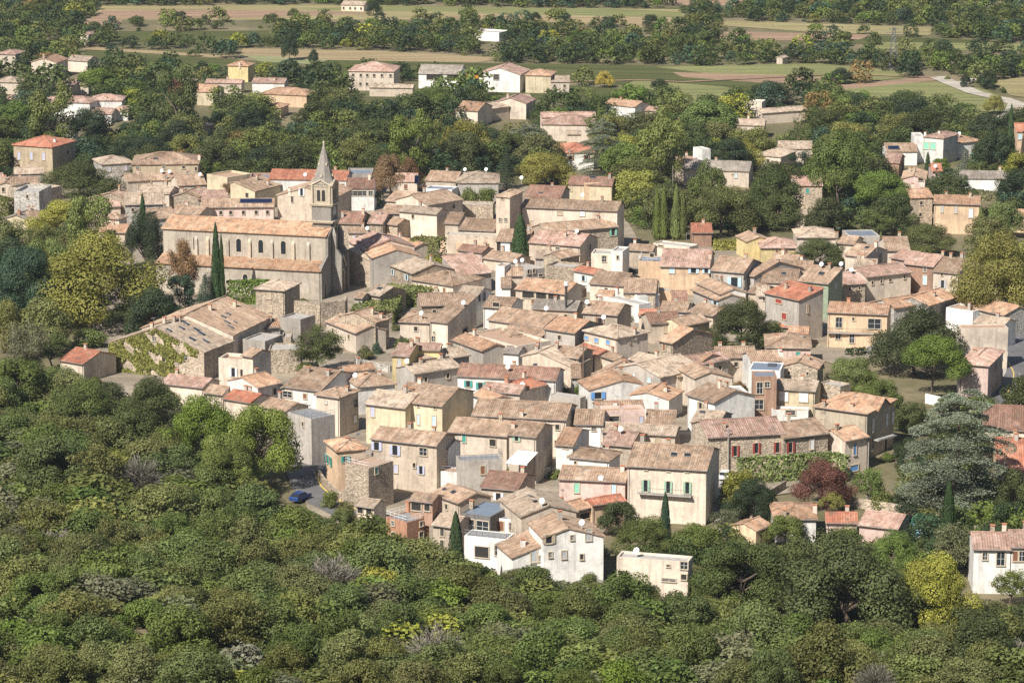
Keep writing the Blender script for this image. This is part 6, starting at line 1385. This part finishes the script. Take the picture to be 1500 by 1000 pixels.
def car(px,py,rz,c,label,van=False,k=1.0):
    g=at(px,py,.26); o=empty('parked_van' if van else 'parked_car',g,R(rz)); L,W_,h=4.2,1.75,1.45
    m=MB(); prof=[(-2.1,.35),(2.1,.35),(2.12,.7),(1.95,.86),(1.15,.95),(-1.95,.98),(-2.1,.8)]
    def ext(m,pr,w_,z=0): 
        n=len(pr)
        for i in range(n): a,b=pr[i],pr[(i+1)%n]; m.face([(a[0],-w_,a[1]),(b[0],-w_,b[1]),(b[0],w_,b[1]),(a[0],w_,a[1])][::-1])
        m.face([(a[0],-w_,a[1]) for a in pr]); m.face([(a[0],w_,a[1]) for a in pr[::-1]])
    pm=plain('car_paint_'+c,{'blue':(.03,.07,.22),'silver':(.42,.46,.48),'white':(.75,.75,.75),'dark':(.05,.05,.06)}[c],.25,.02,1,.2); ext(m,prof,.87); m.build('body',pm,o)
    top=1.75 if van else 1.42; m=MB(); ext(m,[(1.12,.93),(.45,top-.04),(-1.75 if van else -1.3,top-.04),(-1.98,.93)],.76); m.build('windows',GLASS,o)
    m=MB(); m.box(-1.78 if van else -1.35,.5,-.72,.72,top-.045,top+.02); m.build('car_roof',pm,o)
    for x in(-1.3,1.3):
        for s in(-1,1):
            m=MB(); m.tube((x,s*.7,.32),(x,s*.9,.32),.32,n=12); wv=m.build('wheel',IRON,o); q=MB(); q.tube((x,s*.9,.32),(x,s*.915,.32),.18,n=10); q.build('rim',METAL,wv)
    for s in(-1,1): m=MB(); m.box(2.04,2.13,s*.65-.15,s*.65+.15,.6,.74); m.build('headlight',WHITE,o)
    tag(o,label,'van' if van else 'car')
car(440,732,60,'blue','dark blue car parked on the road bend at the left'); car(1488,480,5,'silver','pale blue grey van parked beside the crossing at the right',True); car(1455,472,10,'dark','dark car in the shade of the plane tree beside the road'); car(1062,700,80,'white','small white car in the lane right of the cream town house')
def shed():
    g=at(1345,784); o=empty('garden_shed',(g[0],g[1],0),R(-8)); tq=plain('turquoise_boards',(.22,.42,.52),.7,.15); m=MB(); m.box(-1.1,1.1,-1,1,-.3,2.5); m.build('wall',tq,o); m=MB()
    for i in range(8):
        a,b=math.pi*i/8,math.pi*(i+1)/8; m.face([(1.2*math.cos(a),-1.1,2.5+.75*math.sin(a)),(1.2*math.cos(a),1.1,2.5+.75*math.sin(a)),(1.2*math.cos(b),1.1,2.5+.75*math.sin(b)),(1.2*math.cos(b),-1.1,2.5+.75*math.sin(b))]); m.face([(1.2*math.cos(a),-1.1,2.5+.75*math.sin(a)),(1.2*math.cos(b),-1.1,2.5+.75*math.sin(b)),(0,-1.1,2.5)])
    m.build('roof',plain('dark_green_sheet',(.03,.16,.12),.5),o); m=MB(); m.box(.15,.85,-1.03,-.99,0,1.9); m.build('door',plain('pale_door',(.4,.5,.55)),o); tag(o,'turquoise garden shed with rounded dark green roof','shed')
shed()
def awning():
    a=at(741,676,4.6);b=at(772,679,4.6); u=(b-a)[:2]; L=float(np.hypot(*u)); o=empty('awning',(a[0],a[1],4.6),math.atan2(u[1],u[0])); m=MB(); m.face([(0,0,0),(L,0,0),(L+.8,3.2,1.3),(1.0,3.2,1.3)]); m.face([(0,0,-.03),(1.0,3.2,1.27),(L+.8,3.2,1.27),(L,0,-.03)]); m.face([(0,0,-.3),(L,0,-.3),(L,0,0),(0,0,0)]); m.build('canvas',plain('white_canvas',(.8,.8,.78),.7,.03),o); m=MB(); m.tube((.1,0,-.1),(1.2,3.1,1.1),.04); m.tube((L-.1,0,-.1),(L+.6,3.1,1.1),.04); m.build('arm',METAL,o); tag(o,'large white awning over the terrace of the tall cream house','awning')
awning()
def balcony(x1,y1,x2,y2,z,d,label):
    a=at(x1,y1,z);b=at(x2,y2,z); u=(b-a)[:2]; L=float(np.hypot(*u)); o=empty('balcony',(a[0],a[1],z),math.atan2(u[1],u[0])); m=MB(); m.box(0,L,0,d,-.18,0); m.build('floor_slab',CONC,o); m=MB()
    for zz in(.1,.95): m.tube((0,.03,zz),(L,.03,zz),.025,n=4)
    for i in range(int(L/.35)+1): m.tube((i*.35,.03,0),(i*.35,.03,.95),.015,n=4)
    m.build('railing',IRON,o); tag(o,label,'balcony')
balcony(934,722,1012,727,5.0,1.1,'long iron balcony across the big cream town house'); balcony(1287,645,1314,637,4.4,1.0,'grey iron balcony on the side of the grand villa'); balcony(569,671,587,673,5.2,1.1,'small rounded balcony below the lilac shuttered door'); balcony(1064,425,1092,427,3.6,1.2,'pale blue balcony of the grey beige house'); balcony(1367,432,1390,434,3.2,1.2,'small stone balcony beside the yellow plane tree'); balcony(1212,487,1285,489,3.4,1.2,'long band balcony across the modern peach house'); balcony(1436,600,1440,598,.5,.3,'low iron rail at the roadside') if False else None
def laundry():
    g=at(773,698,.3); o=empty('washing_line',(g[0],g[1],0)); m=MB(); m.tube((-1.5,0,0),(-1.5,0,2),.04); m.tube((1.5,0,0),(1.5,0,2),.04); m.tube((-1.5,0,1.95),(1.5,0,1.95),.015,n=4); m.build('line_frame',METAL,o)
    for i,(c,n_) in enumerate(((( .5,.5,.62),'pale_blue'),((.75,.75,.72),'white'),((.7,.6,.15),'yellow'),((.06,.07,.12),'navy'),((.5,.1,.12),'red'))): q=MB(); q.box(-1.4+i*.6,-.95+i*.6,-.02,.02,.9+.1*(i%2),1.93); q.build('towel',plain(n_+'_cloth',c,.9),o)
    tag(o,'line of colourful washing under the white awning','washing line')
laundry()
def digger():
    g=at(696,118); o=empty('farm_loader',(g[0],g[1],0),R(20)); y=plain('orange_paint',(.75,.32,.04),.4); m=MB(); m.box(-2.6,1.6,-1.1,1.1,.7,1.9); m.build('body',y,o); m=MB(); m.box(-.4,1.3,-.9,.9,1.9,3.1); m.build('cab',GLASS,o); m=MB(); m.tube((-2.2,0,1.6),(-3.6,0,2.6),.2); m.tube((-3.6,0,2.6),(-4.2,0,.8),.18); m.box(-4.6,-3.9,-1,1,.2,.9); m.build('loader_arm',y,o)
    for x in(-1.7,1.1):
        for s in(-1,1): m=MB(); m.tube((x,s*.9,.6),(x,s*1.25,.6),.6,n=12); m.build('wheel',IRON,o)
    tag(o,'orange farm loader parked between the two white farm sheds','loader')
digger()
def pergola(x,y,z,w_,d_,h_,label,rz=0,mat=None):
    g=at(x,y,z); o=empty('pergola',(g[0],g[1],z),R(rz)); m=MB()
    for i in(0,1):
        for j in(0,1): m.box(i*w_-.15,i*w_+.15,j*d_-.15,j*d_+.15,-.3,h_)
    m.build('pillar',mat or wallmat('sand'),o); M=MB(); slope(M,(-.3,-.3,h_+.1),(w_+.3,-.3,h_+.1),(w_+.3,d_+.3,h_+.9),(-.3,d_+.3,h_+.9),.12,3.3); M.build('tiled_roof',roofmat('orange'),o); tag(o,label,'pergola')
# swing frame, boulders
g_=at(1005,356); o_=empty('swing_frame',(g_[0],g_[1],0)); m_=MB(); [m_.tube((x,-1,0),(x,0,2.4),.06) and m_.tube((x,1,0),(x,0,2.4),.06) for x in(0,3)]; m_.tube((0,0,2.4),(3,0,2.4),.06); m_.build('frame',METAL,o_); tag(o_,'pale blue garden swing frame under the trees','swing')
rb_=random.Random(8)
def rock(px,py,s,label):
    g=ground(px,py); m=MB(); n=7; rings=[]
    for j in range(4):
        rr=s*(1-.28*j)*1.0; rings.append([(rr*math.cos(2*math.pi*i/n+j)*rb_.uniform(.7,1.15),rr*.7*math.sin(2*math.pi*i/n+j)*rb_.uniform(.7,1.15),j*s*.28) for i in range(n)])
    for j in range(3):
        for i in range(n): m.face([rings[j][i],rings[j][(i+1)%n],rings[j+1][(i+1)%n],rings[j+1][i]])
    m.face(rings[3]); o=m.build('limestone_boulder',plain('limestone',(.5,.47,.42),.9,.2,1.5),None,g+np.array((0,0,-.1))); tag(o,label,'boulder')
rock(1084,934,1.5,'pale limestone outcrop on the slope below the holm oaks'); rock(1078,900,2.0,'flat pale rocks beneath the large dark holm oak'); rock(560,985,.8,'small pale rock at the bottom of the hillside')

g_=at(541,729);h_=at(569,731); 
def netting():
    o=empty('netting_fence',(g_[0],g_[1],0),math.atan2(h_[1]-g_[1],h_[0]-g_[0])); L=float(np.hypot(*(h_-g_)[:2])); m=MB(); m.box(0,L,-.03,.03,.1,1.7); m.build('netting',plain('teal_netting',(.02,.22,.18),.7),o); m=MB()
    for i in range(4): m.tube((i*L/3,0,0),(i*L/3,0,1.8),.04)
    m.build('post',METAL,o); tag(o,'teal netting fence below the railed stone terrace house','fence')
netting()
# ---------------- haze ----------------
m_,n_,b_=newmat('haze_air'); n_.nodes.remove(b_); pv=n_.nodes.new('ShaderNodeVolumePrincipled'); pv.inputs['Color'].default_value=(.80,.88,1,1); pv.inputs['Density'].default_value=.00006; pv.inputs['Anisotropy'].default_value=.25; n_.links.new(pv.outputs[0],n_.nodes['Material Output'].inputs['Volume'])
hzb=MB(); hzb.box(-6050,6050,-120,9050,-1.4,145); tag(hzb.build('haze',m_),kind='stuff')
sc.cycles.volume_bounces=0
